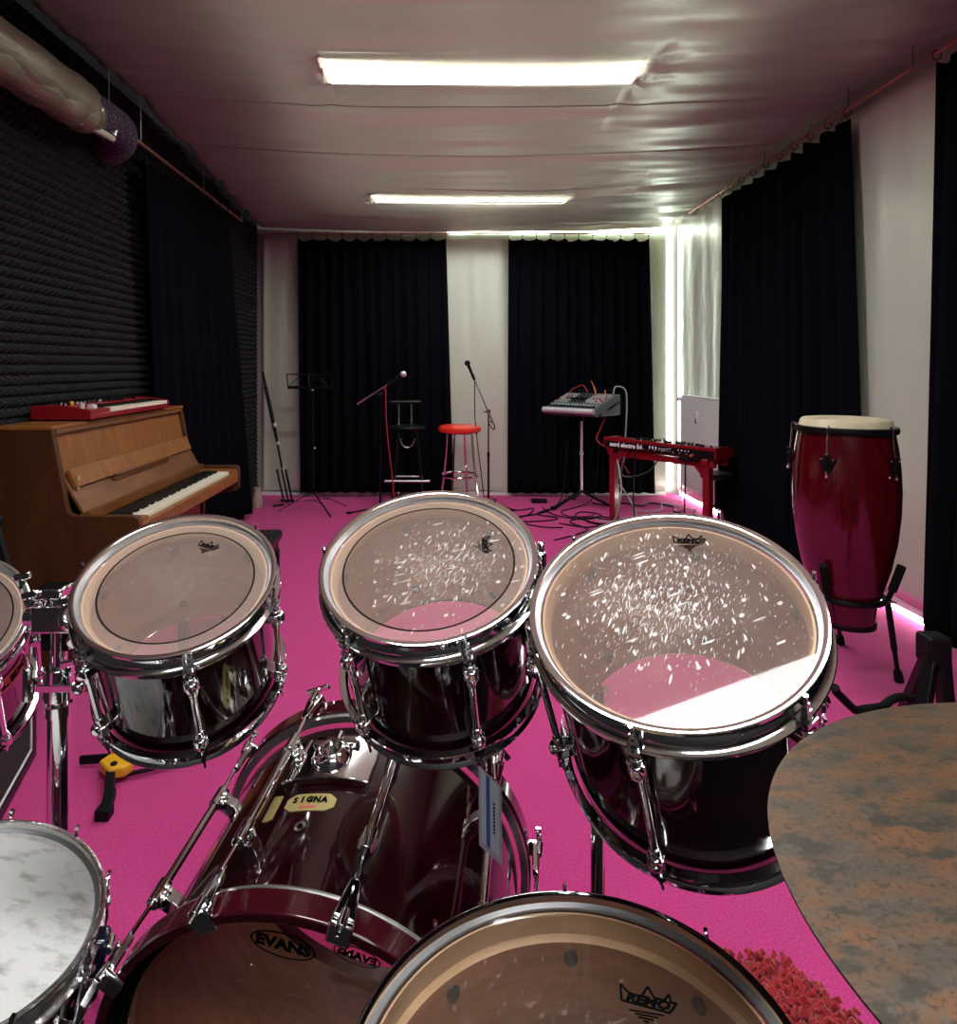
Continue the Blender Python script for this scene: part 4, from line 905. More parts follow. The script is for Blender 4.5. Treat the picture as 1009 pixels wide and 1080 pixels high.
# ------------------------------------------------------------ far end of the room
def mic_stand(label, x, y, zt, boom0, boom1, mat_, feet, rot=.3):
    t = root('microphone_stand', label, 'microphone stand', (x, y, 0))
    m = MB(); m.cyl((x, y, .03), (x, y, zt*.55), .011, n=12); m.cyl((x, y, zt*.55), (x, y, zt), .0075, n=12); m.cyl((x, y, zt*.53), (x, y, zt*.57), .015, n=12); m.build('pole', mat_, t, True)
    for k in range(3):
        a = rot+k*2*pi/3; m = MB(); q = (x+feet*cos(a), y+feet*sin(a), .012); m.cyl((x, y, .075), q, .008, n=10); m.cyl((q[0]-.012*cos(a), q[1]-.012*sin(a), .012), (q[0]+.03*cos(a), q[1]+.03*sin(a), .012), .012, n=10); m.build('leg', 'black_metal', t, True)
    b0, b1 = Vector(boom0), Vector(boom1); d = (b1-b0).normalized()
    m = MB(); m.cyl(b0, b1, .0065, n=10); m.cyl(b0, b0+d*.10, .010, n=10); m.build('boom', 'steel', t, True)
    c = Vector((x, y, zt)); m = MB(); m.ball(c, .022, 12); m.cyl(c+Vector((0, -.035, 0)), c+Vector((0, .02, 0)), .016, n=12); m.bar(c+Vector((-.05, -.03, .0)), c+Vector((-.01, -.03, 0)), .012, .012); m.build('boom_clutch', 'black_plastic', t, True, bevel=.002)
    m = MB(); e = b1+d*.03; m.cyl(b1-d*.02, e, .014, .017, 12); m.build('microphone_clip', 'black_plastic', t, True)
    return t, e, d
def mic(label, e, d, gm):
    t = root('microphone', label, 'microphone', tuple(e)); m = MB(); m.cyl(e-d*.06, e+d*.10, .011, .017, 16); m.build('handle', 'black_plastic', t, True)
    m = MB(); m.ball(e+d*.125, .030, 16); m.build('grille', gm, t, True); return t
Y = 6.1
t, e, d = mic_stand('black microphone stand with its boom pointing up right, in front of the left curtain', hx(401, Y), Y, hz(416, Y), (hx(377, Y), Y-.04, hz(426, Y)), (hx(411, Y), Y-.04, hz(404, Y)), 'black_metal', .30, .9)
mic('microphone with a silver grille on the boom left of the black bar stool', e, d, 'silver')
m = MB(); p = e-d*.06
m.tube(smooth_path([p, p+Vector((-.03, 0, -.05)), (hx(407, Y), Y-.05, hz(412, Y)), (hx(407.5, Y), Y-.05, hz(440, Y)), (hx(410, Y), Y-.04, hz(470, Y)), (hx(414, Y), Y-.02, hz(505, Y)), (hx(417, Y), Y+.02, .03), (hx(422, Y), Y+.15, .008), (-.1, 6.4, .008)], 5), .0055, 8)
tag(m.build('microphone_cable', 'red_cable'), 'red cable hanging from the left microphone to the carpet', 'cable')
Y = 6.45
t, e, d = mic_stand('black microphone stand right of the red bar stool', hx(515, Y), Y, hz(434, Y), (hx(520, Y), Y-.04, hz(447, Y)), (hx(499, Y), Y-.04, hz(398, Y)), 'black_metal', .28, 1.4)
mic('microphone pointing up left, above the red bar stool', e, d, 'black_metal')
p = e-d*.06
m = MB(); m.tube(smooth_path([p, (hx(500, Y), Y-.05, hz(408, Y)), (hx(500.5, Y), Y-.05, hz(440, Y)), (hx(504, Y), Y-.05, hz(475, Y)), (hx(509, Y), Y-.04, hz(515, Y)), (hx(511, Y), Y-.02, .01), (.55, 6.1, .008), (.7, 6.0, .008)], 5), .005, 8)
tag(m.build('microphone_cable', 'black_plastic'), 'thin dark cable hanging from the microphone above the red stool', 'cable')
m = MB(); m.tube(smooth_path([(hx(515, Y)+.01, Y-.02, hz(444, Y)), (hx(521, Y), Y-.02, hz(448, Y)), (hx(520, Y), Y-.02, hz(453, Y)), (hx(515, Y), Y-.02, hz(446, Y))], 4), .006, 6)
m.build('cable_clip', 'black_plastic', t, True)

# folded stand leaning in the corner
t = root('folded_stand', 'tall folded black microphone stand leaning in the left back corner', 'microphone stand', (hx(299, 6.6), 6.6, 0))
P = lambda px, py, Y: Vector((hx(px, Y), Y, hz(py, Y)))
m = MB(); m.cyl(P(277, 392, 6.75), P(293, 470, 6.68), .014, n=12); m.cyl(P(280, 408, 6.72), P(290, 455, 6.68), .020, n=12); m.cyl(P(292, 466, 6.68), P(297.5, 494, 6.64), .011, n=12); m.build('pole', 'black_metal', t, True)
for a, b in (((289, 446), (290.5, 450)), ((292.5, 466), (293.5, 469)), ((297, 491), (299, 497))):
    m = MB(); m.cyl(P(*a, 6.66), P(*b, 6.66), .020, n=12); m.build('silver_collar', 'silver', t, True)
for x1, y1, Yb in ((299, 528, 6.52), (304, 528.5, 6.50), (308, 528, 6.60)):
    m = MB(); q = P(x1, y1, Yb); q.z = max(q.z, .015); m.cyl(P(x1-7, 495, 6.6), q, .011, n=10); m.cyl(q+Vector((-.03, 0, 0)), q+Vector((.02, 0, 0)), .014, n=10); m.build('leg', 'black_metal', t, True)
m = MB(); q = P(299, 530, 6.5); m.cyl((q.x, q.y, .014), (q.x-.09, q.y-.06, .012), .009, n=8); m.build('foot_rod', 'black_metal', t, True)

# vase
t = MB(); t.lathe([(.0001, 0), (.046, 0), (.050, .012), (.052, .06), (.044, .12), (.034, .17), (.033, .195), (.036, .20), (.030, .20), (.029, .17), (.0001, .165)], 32, Matrix.Translation((-1.78, 6.42, 0)))
o = t.build('vase', 'vase', smooth=50); tag(o, 'small beige ceramic vase on the carpet at the foot of the foam wall', 'vase'); top(o, (-1.78, 6.42, 0))

# music stand
Y = 6.3; X = hx(330, Y)
t = root('music_stand', 'black wire music stand with an empty desk beside the left back curtain', 'music stand', (X, Y, 0))
m = MB(); m.cyl((X, Y, .16), (X, Y, .62), .010, n=10); m.cyl((X, Y, .60), (X, Y, hz(412, Y)), .007, n=10); m.cyl((X, Y, .58), (X, Y, .63), .014, n=10); m.build('pole', 'black_metal', t, True)
m = MB(); m.ball((X+.02, Y-.01, .61), .011, 8); m.ball((X+.0, Y-.02, hz(411, Y)), .014, 8); m.build('thumb_screw', 'silver', t, True)
for (a, b) in ((-.42, -.12), (.30, -.42), (.42, .18)):
    m = MB(); m.bar((X, Y, .19), (X+a*.75, Y+b*.75, .010), .014, .006); m.bar((X, Y, .10), (X+a*.38, Y+b*.38, .10), .010, .004); m.build('leg', 'black_metal', t, True)
m = MB(); tl, tr, br, bl = (hx(299.5, Y), Y+.10, hz(395, Y)), (hx(346, Y), Y+.10, hz(395, Y)), (hx(351, Y), Y-.02, hz(409, Y)), (hx(304.5, Y), Y-.02, hz(409, Y))
m.cyl(tl, tr, .006, n=8); m.cyl(tl, bl, .006, n=8); m.cyl(tr, br, .006, n=8); m.bar(bl, br, .035, .022); m.bar((bl[0], bl[1]-.03, bl[2]+.01), (br[0], br[1]-.03, br[2]+.01), .006, .02)
cxx = (tl[0]+br[0])/2
m.tube([(cxx-.20+.40*i/16, Y+.02, bl[2]+.01+.125*sin(pi*i/16)) for i in range(17)], .004, 6); m.cyl((cxx, Y+.02, bl[2]), (cxx-.02, Y+.09, tl[2]), .006, n=8); m.cyl((cxx, Y+.09, tl[2]), (cxx+.18, Y+.02, bl[2]), .004, n=6)
m.build('desk', 'black_metal', t, True)

# bar stools
def P2(x, y, z): return (x, y, z)
Y = 6.5; X = hx(430, Y)
t = root('bar_stool', 'black bar stool with a low backrest in front of the left curtain', 'stool', (X, Y, 0))
m = MB(); m.lathe([(.0001, -.03), (.13, -.03), (.172, -.012), (.176, .0), (.168, .014), (.10, .022), (.0001, .022)], 40, Matrix.Translation((X, Y, hz(450.5, Y)))); m.build('seat', 'black_vinyl', t, True)
m = MB(); m.cyl((X-.19, Y+.14, hz(425, Y)), (X+.13, Y+.14, hz(425, Y)), .020, n=14); m.build('backrest', 'black_vinyl', t, True, bevel=.004)
for dx in (-.10, .03):
    m = MB(); m.tube([(X+dx, Y+.14, hz(427, Y)), (X+dx, Y+.15, hz(445, Y)), (X+dx, Y+.10, hz(453, Y))], .009, 8); m.build('back_post', 'steel', t, True)
zs = hz(453, Y)
for sx in (-1, 1):
    for sy in (-1, 1):
        m = MB(); m.tube([(X+sx*.085, Y+sy*.085, zs), (X+sx*.10, Y+sy*.10, zs-.08), (X+sx*.155, Y+sy*.155, .008)], .011, 10); m.build('leg', 'black_metal', t, True)
m = MB(); zf = hz(505, Y); m.cyl((X-.225, Y-.14, zf), (X+.225, Y-.14, zf), .013, n=12); m.cyl((X-.14, Y-.14, zf), (X-.14, Y+.14, zf), .011, n=10); m.cyl((X+.14, Y-.14, zf), (X+.14, Y+.14, zf), .011, n=10); m.cyl((X-.14, Y+.14, zf), (X+.14, Y+.14, zf), .011, n=10); m.build('footrest', 'steel', t, True)
m = MB(); m.tube([(X+.07*cos(a), Y-.09, zs-.08+.09*sin(a)) for a in [pi+pi*i/12 for i in range(13)]], .007, 8); m.build('seat_bow', 'steel', t, True)
X = hx(484.5, Y)
t = root('bar_stool', 'round bar stool with a glossy red seat and chrome legs', 'stool', (X, Y, 0))
m = MB(); m.lathe([(.0001, -.035), (.195, -.035), (.213, -.022), (.217, 0), (.210, .020), (.18, .033), (.0001, .038)], 48, Matrix.Translation((X, Y, hz(452, Y)))); m.build('seat', 'red_vinyl', t, True)
m = MB(); zz = hz(452, Y)-.042; m.lathe([(.165, 0), (.195, 0), (.195, .010), (.165, .010)], 40, Matrix.Translation((X, Y, zz)), closed=True); m.build('seat_ring', 'chrome', t, True)
for k in range(4):
    a = pi/4+k*pi/2+.35; m = MB(); m.tube([(X+.135*cos(a), Y+.135*sin(a), zz), (X+.155*cos(a), Y+.155*sin(a), zz-.30), (X+.21*cos(a), Y+.21*sin(a), .008)], .0115, 10); m.build('leg', 'chrome', t, True)
m = MB(); m.tube([(X+.188*cos(a), Y+.188*sin(a), hz(501, Y)) for a in [2*pi*i/36 for i in range(36)]], .011, 10, closed=True); m.build('foot_ring', 'chrome', t, True)

# mixing desk on its tripod
X, Y = 1.455, 6.46
t = root('mixer_stand', 'tripod stand with a pale pole holding the mixing desk', 'stand', (X, Y, 0))
m = MB(); m.cyl((X, Y, .12), (X, Y, .90), .013, n=14); m.cyl((X, Y, .52), (X, Y, .55), .02, n=14); m.build('pole', 'silver', t, True)
for a in (3.6, 5.75, 1.6):
    m = MB(); q = (X+.34*cos(a), Y+.34*sin(a), .018); m.bar((X, Y, .16), q, .03, .022); m.cyl((q[0]-.02*cos(a), q[1]-.02*sin(a), .02), (q[0]+.03*cos(a), q[1]+.03*sin(a), .02), .020, n=12); m.build('leg', 'black_metal', t, True)
m = MB(); m.bar((X-.2, Y-.0, .905), (X+.2, Y, .905), .03, .02); m.bar((X-.18, Y-.2, .915), (X-.18, Y+.2, .915), .03, .02); m.bar((X+.18, Y-.2, .915), (X+.18, Y+.2, .915), .03, .02); m.cyl((X, Y, .86), (X, Y, .90), .025, n=12); m.build('top_frame', 'black_metal', t, True)
t = root('mixing_desk', 'grey mixing desk with a light front edge on the tripod stand', 'mixing desk', (X, Y, .925))
M = Matrix.Translation((X, Y, .925)) @ Matrix.Rotation(radians(-45), 4, 'Z')
m = MB(M); SX = Matrix(((0, 0, 1, 0), (1, 0, 0, 0), (0, 1, 0, 0), (0, 0, 0, 1)))
m.prism([(-.25, .03), (-.22, .0), (.24, .0), (.25, .02), (.25, .20), (.20, .205), (-.235, .070)], -.29, .29, SX); m.build('casing', 'grey_plastic', t, True, bevel=.006)
m = MB(M); m.cyl((-.29, -.245, .050), (.29, -.245, .050), .027, n=16); m.build('arm_rest', 'silver', t, True, bevel=.004)
m = MB(M); m.prism([(.0, .05), (.03, .08), (.21, .135), (.235, .12), (.10, .075)], .2905, .296, SX); m.prism([(-.16, .0), (-.16, .03), (-.12, .03), (-.12, .0)], .2905, .295, SX); m.build('side_recess', 'black_plastic', t, True)
sl = (.205-.070)/(.435)
def dz_(y): return .070+(y+.235)*sl
rnd = random.Random(2)
kb = None; 
cols = ['silver', 'black_plastic', 'white_plastic', 'red_vinyl']
parts = {c: MB(M) for c in cols}
for i in range(16):
    x = -.265+i*.0345
    parts['black_plastic'].bx(x-.002, x+.002, -.215, -.10, dz_(-.16)-.012, dz_(-.16)+.006)
    yf = -.17+.03*rnd.random(); parts['silver'].bx(x-.006, x+.006, yf, yf+.022, dz_(-.15), dz_(-.15)+.016)
    for j in range(7):
        y = -.07+j*.036; c = cols[(j*3+i//5) % 3] if rnd.random() > .12 else 'red_vinyl'; parts[c].cyl((x, y, dz_(y)), (x, y, dz_(y)+.016), .007, .006, 8)
for c, nm_ in zip(cols, ('fader_caps', 'black_knobs', 'white_knobs', 'red_knobs')): parts[c].build(nm_, c, t, True)
m = MB(M); m.bx(-.16, .04, -.02, .12, .16, .165)
for i in range(6): m.tube([(-.2+.05*i, .19, .20), (-.2+.05*i, .20, .235), (-.19+.05*i, .22, .25)], .006, 6)
m.build('plugs', 'black_plastic', t, True)
m = MB(M); m.tube([(.06, .17, .20), (.045, .175, .25), (.0, .18, .335)], [.009, .007, .004], 8); m.cyl((.16, .18, .20), (.16, .18, .245), .008, n=8); m.build('orange_plugs', 'orange', t, True)
def cable(name, label, pts, r, mt, k=6, loc=None):
    m = MB(); m.tube(smooth_path(pts, k), r, 8); o = m.build(name, mt); tag(o, label, 'cable'); top(o, loc or pts[0]); return o
WM = lambda x, y, z: tuple(M @ Vector((x, y, z)))
cable('audio_cable', 'grey cable arching over the right side of the mixing desk', [WM(.24, .20, .21), WM(.25, .23, .28), WM(.33, .27, .25), WM(.36, .25, .10), WM(.36, .22, -.2), WM(.35, .20, -.45), WM(.30, .15, -.70), (1.78, 6.2, .25), (1.86, 6.0, .03), (1.7, 5.95, .01)], .007, 'grey_cable')
cable('audio_cable', 'red cable arching over the back of the mixing desk', [WM(-.04, .19, .20), WM(-.10, .20, .28), WM(-.17, .20, .27), WM(-.26, .20, .22), WM(-.32, .15, .1)], .006, 'red_cable')
cable('audio_cable', 'red cable running from the mixing desk down to the red keyboard', [WM(.24, .05, -.01), WM(.27, -.10, -.12), WM(.31, -.22, -.22), (1.66, 6.02, .60), (1.78, 5.95, .42)], .006, 'red_cable')
cable('audio_cable', 'dark cable hanging left of the mixing desk stand', [WM(-.2, .2, .01), WM(-.24, .12, -.3), WM(-.26, .10, -.6), WM(-.27, .05, -.88), (1.12, 6.3, .012), (.95, 6.1, .01), (.80, 6.0, .01), (.75, 5.8, .01), (.92, 5.62, .01), (1.10, 5.6, .01)], .006, 'black_plastic')
cable('audio_cable', 'dark cable hanging behind the pole of the mixing desk stand', [WM(.10, .2, .01), WM(.09, .18, -.3), WM(.07, .17, -.6), WM(.02, .16, -.87), (1.40, 6.4, .012), (1.2, 6.2, .01), (1.25, 6.0, .01), (1.45, 6.02, .01), (1.5, 6.2, .01)], .005, 'black_plastic')

# red stage piano on its red wooden stand
o_ = Vector((2.22, 5.12, 0)); u = Vector((-.63, .776, 0)).normalized(); v_ = Vector((u.y, -u.x, 0)); LEN, DEP = 1.07, .30
# local x runs from the far left end towards the near right end, local y away from the camera
KM = Matrix.Identity(4); xd = -u; yd = Vector((.776, .63, 0)).normalized(); org = o_+u*LEN
for i in range(3): KM[i][0] = xd[i]; KM[i][1] = yd[i]; KM[i][2] = (0, 0, 1)[i]; KM[i][3] = org[i]
t = root('keyboard_stand', 'red wooden stand carrying the red stage keyboard', 'keyboard stand', tuple(org))
ZK = .665
m = MB(KM); m.bx(.03, LEN-.03, .03, .07, ZK-.075, ZK-.02); m.bx(.03, LEN-.03, .23, .27, ZK-.075, ZK-.02); m.build('long_rail', 'red_paint', t, True, bevel=.003)
for x0 in (.07, LEN-.10):
    m = MB(KM); m.bx(x0-.03, x0+.03, -.005, .32, ZK-.055, ZK-.008); m.build('end_board', 'red_paint', t, True, bevel=.004)
    for y0 in (.06,):
        m = MB(KM); m.bx(x0-.028, x0+.028, y0-.035, y0+.035, 0, ZK-.05); m.build('leg', 'red_paint', t, True, bevel=.003)
    s_ = 1 if x0 < .5 else -1
    m = MB(KM); m.prism([(x0+s_*.02, ZK-.16), (x0+s_*.06, ZK-.12), (x0+s_*.10, ZK-.074), (x0+s_*.02, ZK-.074)], .025, .055, Matrix(((1, 0, 0, 0), (0, 0, 1, 0), (0, 1, 0, 0), (0, 0, 0, 1)))); m.build('corner_brace', 'red_paint', t, True)
for q0, q1 in ((.05, .13), (LEN-.32, LEN-.14)):
    m = MB(KM); m.bx(q0, q1, .0, .035, ZK-.035, ZK-.006); m.build('pad', 'black_plastic', t, True)
t = root('stage_keyboard', 'red stage keyboard with white lettering on its back, standing on red legs', 'keyboard', tuple(org+Vector((0, 0, ZK))))
H = .092; KK = KM @ Matrix.Translation((0, 0, ZK))
m = MB(KK); m.bx(.014, LEN-.014, .004, DEP*.55, 0, H-.004); m.bx(.014, LEN-.014, DEP*.55, DEP, 0, H*.45); m.build('body', 'red_paint', t, True, bevel=.003)
m = MB(KK); m.bx(.016, LEN-.016, .0, .004, .004, H-.030); m.build('back_plate', 'black_metal', t, True)
for x0 in (0, LEN-.014):
    m = MB(KK); m.prism([(-.002, 0), (DEP, 0), (DEP, H*.75), (DEP*.6, H+.002), (-.002, H+.002)], x0, x0+.014, SX); m.build('end_cheek', 'red_paint', t, True, bevel=.002)
m = MB(KK); m.bx(.0, LEN, -.003, .004, H-.028, H); m.build('back_lip', 'red_paint', t, True, bevel=.002)
kw2 = (LEN-.08)/43
m = MB(KK); m.bx(.04, .04+kw2-.001, DEP*.56, DEP-.004, H*.45, H*.75); wk2 = m.build('white_key', 'ivory', t, True, bevel=.001)
m = MB(KK); m.bx(.04+kw2-.005, .04+kw2+.005, DEP*.56, DEP*.82, H*.75, H*.75+.011); bk2 = m.build('black_key', 'ebony', t, True, bevel=.001)
for k in range(1, 43): kid(wk2, t, xd*kw2*k)
for k in range(1, 42):
    if k % 7 not in (2, 6): kid(bk2, t, xd*kw2*k)
rnd = random.Random(9); m = MB(KK); knob_field(m, .30, LEN-.06, .03, .14, H-.004, rnd, 60, .009, .018); m.build('control_knobs', 'black_plastic', t, True)
m = MB(KK); knob_field(m, .30, LEN-.06, .03, .14, H-.004, rnd, 24, .006, .012); m.build('silver_knobs', 'silver', t, True)
TM = KK @ Matrix.Rotation(pi/2, 4, 'X')          # text plane facing the camera side
text('lettering', 'nord electro 5d', .052, TM @ Matrix.Translation((.235, .034, .002)), 'white_print', t, xs=1.0)
for o in [c for c in bpy.data.objects if c.name.startswith('lettering')]: o.data.transform(full(t).inverted())
m = MB(KK)
for x in (.47, .50, .53): m.bx(x, x+.012, -.001, -.0002, .03, .055)
for x in (.56, .585, .61, .635, .66): m.bx(x, x+.018, -.001, -.0002, .042+.004*sin(x*40), .048+.004*sin(x*40)); m.bx(x, x+.012, -.001, -.0002, .026, .031)
for x in (.74, .77, .80, .83): m.bx(x, x+.010, -.001, -.0002, .04, .05)
m.build('socket_prints', 'white_print', t, True)
m = MB(KK); [m.cyl((x, .0, .022), (x, -.012, .022), .008, n=10) for x in (.42, .47, .53, .60, .70, .76, .82)]; m.build('sockets', 'steel', t, True)
m = MB(KK); [m.cyl((x, -.01, .022), (x, -.045, .018), .009, n=8) for x in (.88,)]; m.build('orange_plug', 'orange', t, True)
kq = lambda x, y, z: tuple(KK @ Vector((x, y, z)))
cable('audio_cable', 'black cable dropping from the back of the red stage keyboard near its right end', [kq(.85, -.02, .02), kq(.84, -.05, -.05), kq(.84, -.06, -.3), kq(.82, -.08, -.64), (1.75, 5.0, .01)], .006, 'black_plastic')
cable('audio_cable', 'black cable dropping from the left part of the red stage keyboard', [kq(.42, -.02, .02), kq(.38, -.06, -.02), kq(.36, -.06, -.2), kq(.37, -.08, -.45), kq(.42, -.12, -.655), (1.6, 5.3, .01), (1.5, 5.1, .01)], .007, 'black_plastic')
cable('audio_cable', 'pale cable hanging beside the left leg of the red keyboard stand', [kq(.10, .05, -.05), kq(.17, .0, -.20), kq(.21, -.03, -.35), kq(.20, -.05, -.5), kq(.14, -.06, -.655), (1.45, 5.9, .01)], .008, 'grey_cable')
cable('audio_cable', 'dark cable hanging in a bow from the red keyboard to the right back corner', [kq(.30, -.03, .0), (1.75, 6.1, .40), (1.90, 6.3, .33), (2.15, 6.5, .36), (2.34, 6.7, .50), (2.42, 6.85, .64)], .007, 'black_plastic')

# cables on the carpet
rnd = random.Random(12)
def loop(label, pts, r=.006, mt='black_plastic'): return cable('floor_cable', label, [(x, y, .008+.004*(i % 2)) for i, (x, y) in enumerate(pts)], r, mt, 7)
loop('black cable winding across the carpet left of the mixing desk stand', [(.62, 6.35), (.8, 6.25), (.95, 6.35), (.85, 6.05), (.62, 5.95), (.70, 5.80), (1.0, 5.85), (1.12, 5.95), (.95, 6.1), (1.1, 6.3)])
loop('black cable looping on the carpet below the mixing desk', [(1.05, 6.4), (1.12, 6.05), (1.35, 5.9), (1.55, 6.05), (1.4, 6.2), (1.3, 6.0), (1.45, 5.75), (1.75, 5.7), (1.95, 5.8)])
loop('tangled dark cable on the carpet between the desk and the red keyboard', [(1.10, 5.75), (1.3, 5.6), (1.5, 5.72), (1.65, 5.9), (1.5, 6.0), (1.35, 5.82), (1.55, 5.6), (1.8, 5.5), (1.9, 5.3)])
loop('thin dark cable curving on the carpet in front of the desk tripod', [(.95, 5.2), (1.15, 5.35), (1.30, 5.55), (1.2, 5.8), (1.4, 5.95), (1.7, 5.85), (1.85, 6.0), (2.1, 5.9), (2.3, 6.0)])
loop('black cable running along the carpet to the right back corner', [(1.6, 6.6), (1.75, 6.45), (1.9, 6.6), (2.05, 6.45), (2.2, 6.6), (2.35, 6.4), (2.3, 6.2), (2.45, 6.0)], .008)
loop('dark cable on the carpet under the red keyboard', [(1.35, 5.45), (1.6, 5.5), (1.8, 5.62), (2.0, 5.55), (2.15, 5.75), (2.0, 5.95), (2.2, 6.1), (2.4, 6.25)])
loop('pale cable on the carpet in front of the radiator', [(1.9, 6.35), (2.0, 6.2), (2.2, 6.3), (2.3, 6.55), (2.45, 6.4), (2.5, 6.2)], .006, 'grey_cable')
loop('short dark cable on the carpet by the back curtain', [(-.55, 6.6), (-.3, 6.7), (-.05, 6.62), (.1, 6.75), (.3, 6.7)])
m = MB(); m.bx(.98, 1.14, 6.62, 6.70, 0, .035); o = m.build('power_strip', 'black_plastic', bevel=.004); tag(o, 'black power strip on the carpet left of the tripod', 'power strip'); top(o, (1.06, 6.66, 0))

# stool behind the keyboard
X, Y, ZS = 2.33, 5.36, .525
t = root('keyboard_stool', 'black round stool behind the right leg of the red keyboard stand', 'stool', (X, Y, 0))
m = MB(); m.lathe([(.0001, -.05), (.115, -.05), (.130, -.04), (.132, -.01), (.12, 0), (.0001, .004)], 36, Matrix.Translation((X, Y, ZS))); m.build('seat', 'black_vinyl', t, True)
m = MB(); m.cyl((X, Y, .22), (X, Y, ZS-.05), .016, n=14); m.build('column', 'black_metal', t, True)
for k in range(3):
    a = .5+k*2*pi/3; m = MB(); m.tube([(X, Y, .26), (X+.07*cos(a), Y+.07*sin(a), .20), (X+.125*cos(a), Y+.125*sin(a), .012)], .011, 8); m.build('leg', 'chrome', t, True)

# radiator on the right wall
t = root('radiator', 'white flat panel radiator on the right wall near the back corner', 'radiator', (2.56, 6.2, .18))
m = MB(); m.bx(2.535, 2.56, 5.78, 6.66, .18, 1.10); m.bx(2.575, 2.60, 5.80, 6.64, .20, 1.09); m.build('panels', 'white_paint', t, True, bevel=.006)
m = MB(); m.bx(2.53, 2.603, 5.77, 6.67, 1.10, 1.115); m.build('top_grille', 'white_paint', t, True, bevel=.002)
m = MB(); m.cyl((2.57, 6.64, 1.07), (2.57, 6.76, 1.07), .016, n=12); m.cyl((2.57, 6.70, 1.07), (2.50, 6.70, 1.07), .022, n=14); m.cyl((2.57, 6.76, 1.07), (2.57, 6.76, 0.0), .010, n=10); m.build('valve', 'white_paint', t, True, bevel=.002)
m = MB(); m.bx(2.518, 2.535, 6.24, 6.29, .86, .97); m.build('heat_meter', 'white_plastic', t, True, bevel=.004)
m = MB(); m.bx(2.515, 2.519, 6.255, 6.275, .855, .90); m.build('meter_window', 'black_plastic', t, True)

# ------------------------------------------------------------ conga on its stand
X, Y = 1.87, 2.95
t = root('conga_drum', 'dark red conga drum with a pale skin head, in front of the right wall', 'drum', (X, Y, .25))
PR = [(.115, .245), (.118, .26), (.128, .34), (.152, .42), (.180, .52), (.203, .64), (.215, .76), (.218, .86), (.214, .96), (.205, 1.05), (.192, 1.125), (.186, 1.15)]
m = MB(); m.lathe([(r*.985, z) for r, z in PR], 72, Matrix.Translation((X, Y, 0))); m.lathe([(.0001, .25), (.113, .25)], 48, Matrix.Translation((X, Y, 0))); m.build('shell', 'conga', t, True, smooth=60)
m = MB(); m.lathe([(.0001, 1.180), (.15, 1.179), (.172, 1.176), (.180, 1.168), (.186, 1.145), (.196, 1.132)], 72, Matrix.Translation((X, Y, 0))); m.build('skin_head', 'skin', t, True, smooth=60)
m = MB(); m.lathe([(.190, 1.118), (.203, 1.116), (.206, 1.128), (.203, 1.142), (.192, 1.145)], 72, Matrix.Translation((X, Y, 0)), closed=True); m.build('crown_hoop', 'black_metal', t, True)
m = MB(); m.lathe([(.116, .243), (.121, .243), (.122, .262), (.117, .264)], 48, Matrix.Translation((X, Y, 0)), closed=True); m.build('bottom_band', 'black_metal', t, True)
for k in range(5):
    a = radians(-140+72*k); e = Vector((cos(a), sin(a), 0)); tg = Vector((-e.y, e.x, 0)); c = Vector((X, Y, 0))
    m = MB(); v = [c+e*(.213+d)+tg*x+Vector((0, 0, z)) for d in (0, .010) for x, z in ((-.038, 1.02), (-.026, 1.012), (0, 1.006), (.026, 1.012), (.038, 1.02), (.014, .955), (0, .94), (-.014, .955))]
    m.add(v, [tuple(range(7, -1, -1)), tuple(range(8, 16))]+[(i, (i+1) % 8, 8+(i+1) % 8, 8+i) for i in range(8)]); m.cyl(c+e*.222+Vector((0, 0, .955)), c+e*.226+Vector((0, 0, 1.03)), .010, n=12); m.build('lug_plate', 'black_metal', t, True, bevel=.002)
    m = MB(); m.cyl(c+e*.228+Vector((0, 0, .930)), c+e*.212+Vector((0, 0, 1.125)), .0045, n=8); m.tube([c+e*.212+Vector((0, 0, 1.12)), c+e*.214+Vector((0, 0, 1.14)), c+e*.204+Vector((0, 0, 1.152)), c+e*.196+Vector((0, 0, 1.14))], .0045, 8); m.ball(c+e*.228+Vector((0, 0, .935)), .008, 8)
    for s_ in (-.024, .024): m.ball(c+e*.223+tg*s_+Vector((0, 0, 1.008)), .005, 8)
    m.build('tuning_hook', 'chrome', t, True)
t = root('conga_stand', 'black steel basket stand under the red conga', 'drum stand', (X, Y, 0))
m = MB(); m.tube([(X+.152*cos(a), Y+.152*sin(a), .375) for a in [2*pi*i/48 for i in range(48)]], .013, 10, closed=True); m.build('ring', 'black_metal', t, True)
for k, (a, fx, fy) in enumerate(((radians(-28), 2.065, 2.88), (radians(75), 2.05, 3.27), (radians(205), 1.52, 2.80))):
    e = Vector((cos(a), sin(a), 0)); p = Vector((X, Y, .365))+e*.158; q = Vector((fx, fy, .02)); d = (q-p).normalized()
    m = MB(); m.cyl(p+Vector((0, 0, .02)), p+d*.22, .013, n=12); m.cyl(p+d*.2, q, .010, n=12); m.build('leg', 'black_metal', t, True)
    m = MB(); m.cyl(q-d*.035, q+d*.012, .017, .019, 12); m.build('rubber_foot', 'rubber', t, True)
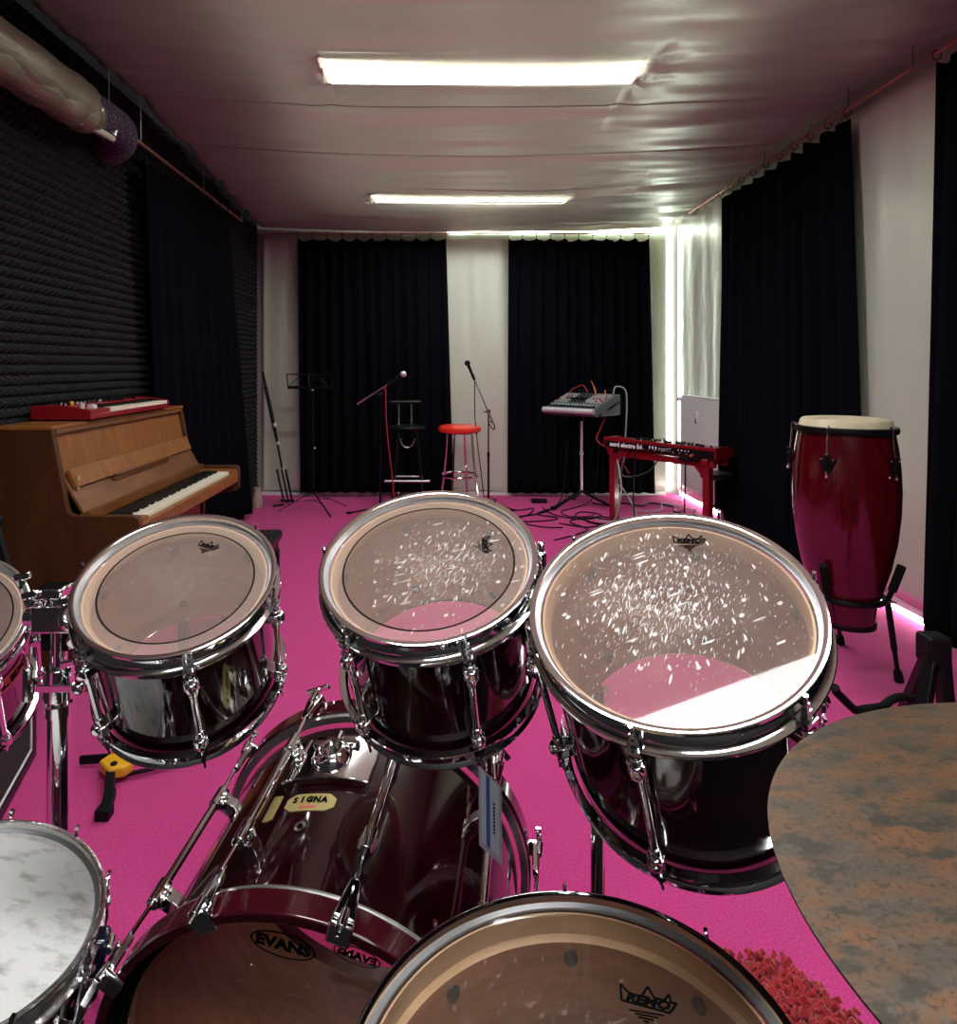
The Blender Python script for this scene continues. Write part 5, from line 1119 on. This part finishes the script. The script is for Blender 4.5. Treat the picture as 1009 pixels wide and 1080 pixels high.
for a in (radians(-38), radians(215), radians(90)):
    e = Vector((cos(a), sin(a), 0)); m = MB(); p = Vector((X, Y, .375))+e*.158; m.cyl(p, p+e*.045+Vector((0, 0, .13)), .011, n=10); m.cyl(p+e*.018+Vector((0, 0, .05)), p+e*.052+Vector((0, 0, .165)), .018, n=12); m.build('padded_arm', 'rubber', t, True)
    m = MB(); m.cyl(p+e*.0, p+e*.035, .007, n=8); m.build('wing_screw', 'chrome', t, True)

# ------------------------------------------------------------ guitar stand
X, Y = 1.46, 1.90
t = root('guitar_stand', 'black folding guitar stand beside the cymbal, in front of the right curtain', 'guitar stand', (X, Y, 0))
m = MB(); m.box((X+.005, Y, .585), (.070, .062, .085)); m.build('hub', 'black_plastic', t, True, bevel=.010, bseg=3)
m = MB(); m.bar((X-.010, Y-.01, .56), (X-.17, Y-.10, .012), .034, .034); m.build('leg', 'black_metal', t, True, bevel=.004)
m = MB(); m.bar((X+.022, Y-.01, .56), (X+.030, Y-.06, .012), .036, .034); m.build('leg', 'black_metal', t, True, bevel=.004)
m = MB(); m.bar((X+.01, Y+.02, .56), (X+.04, Y+.30, .012), .034, .034); m.build('leg', 'black_metal', t, True, bevel=.004)
m = MB(); m.bar((X+.0175, Y-.053, .45), (X+.018, Y-.056, .405), .022, .003, (0, 1, 0)); m.build('sticker', 'white_plastic', t, True)
m = MB(); G = lambda px, py, Yd: (hx(px, Yd), Yd, hz(py, Yd))
m.tube(smooth_path([G(962, 736, 1.84), G(950, 735, 1.82), G(940, 738, 1.80), G(930, 745, 1.78), G(915, 747.5, 1.76), G(903, 749, 1.74), G(896, 744, 1.73), G(887, 735, 1.72), G(882, 730, 1.71), G(880.5, 725, 1.70)], 4), .011, 12)
m.build('cradle_arm', 'rubber', t, True)
m = MB(); m.tube(smooth_path([(1.49, 1.84, .44), (1.56, 1.82, .43), (1.64, 1.78, .42), (1.70, 1.74, .43), (1.74, 1.72, .46)], 4), .011, 12); m.build('cradle_arm', 'rubber', t, True)
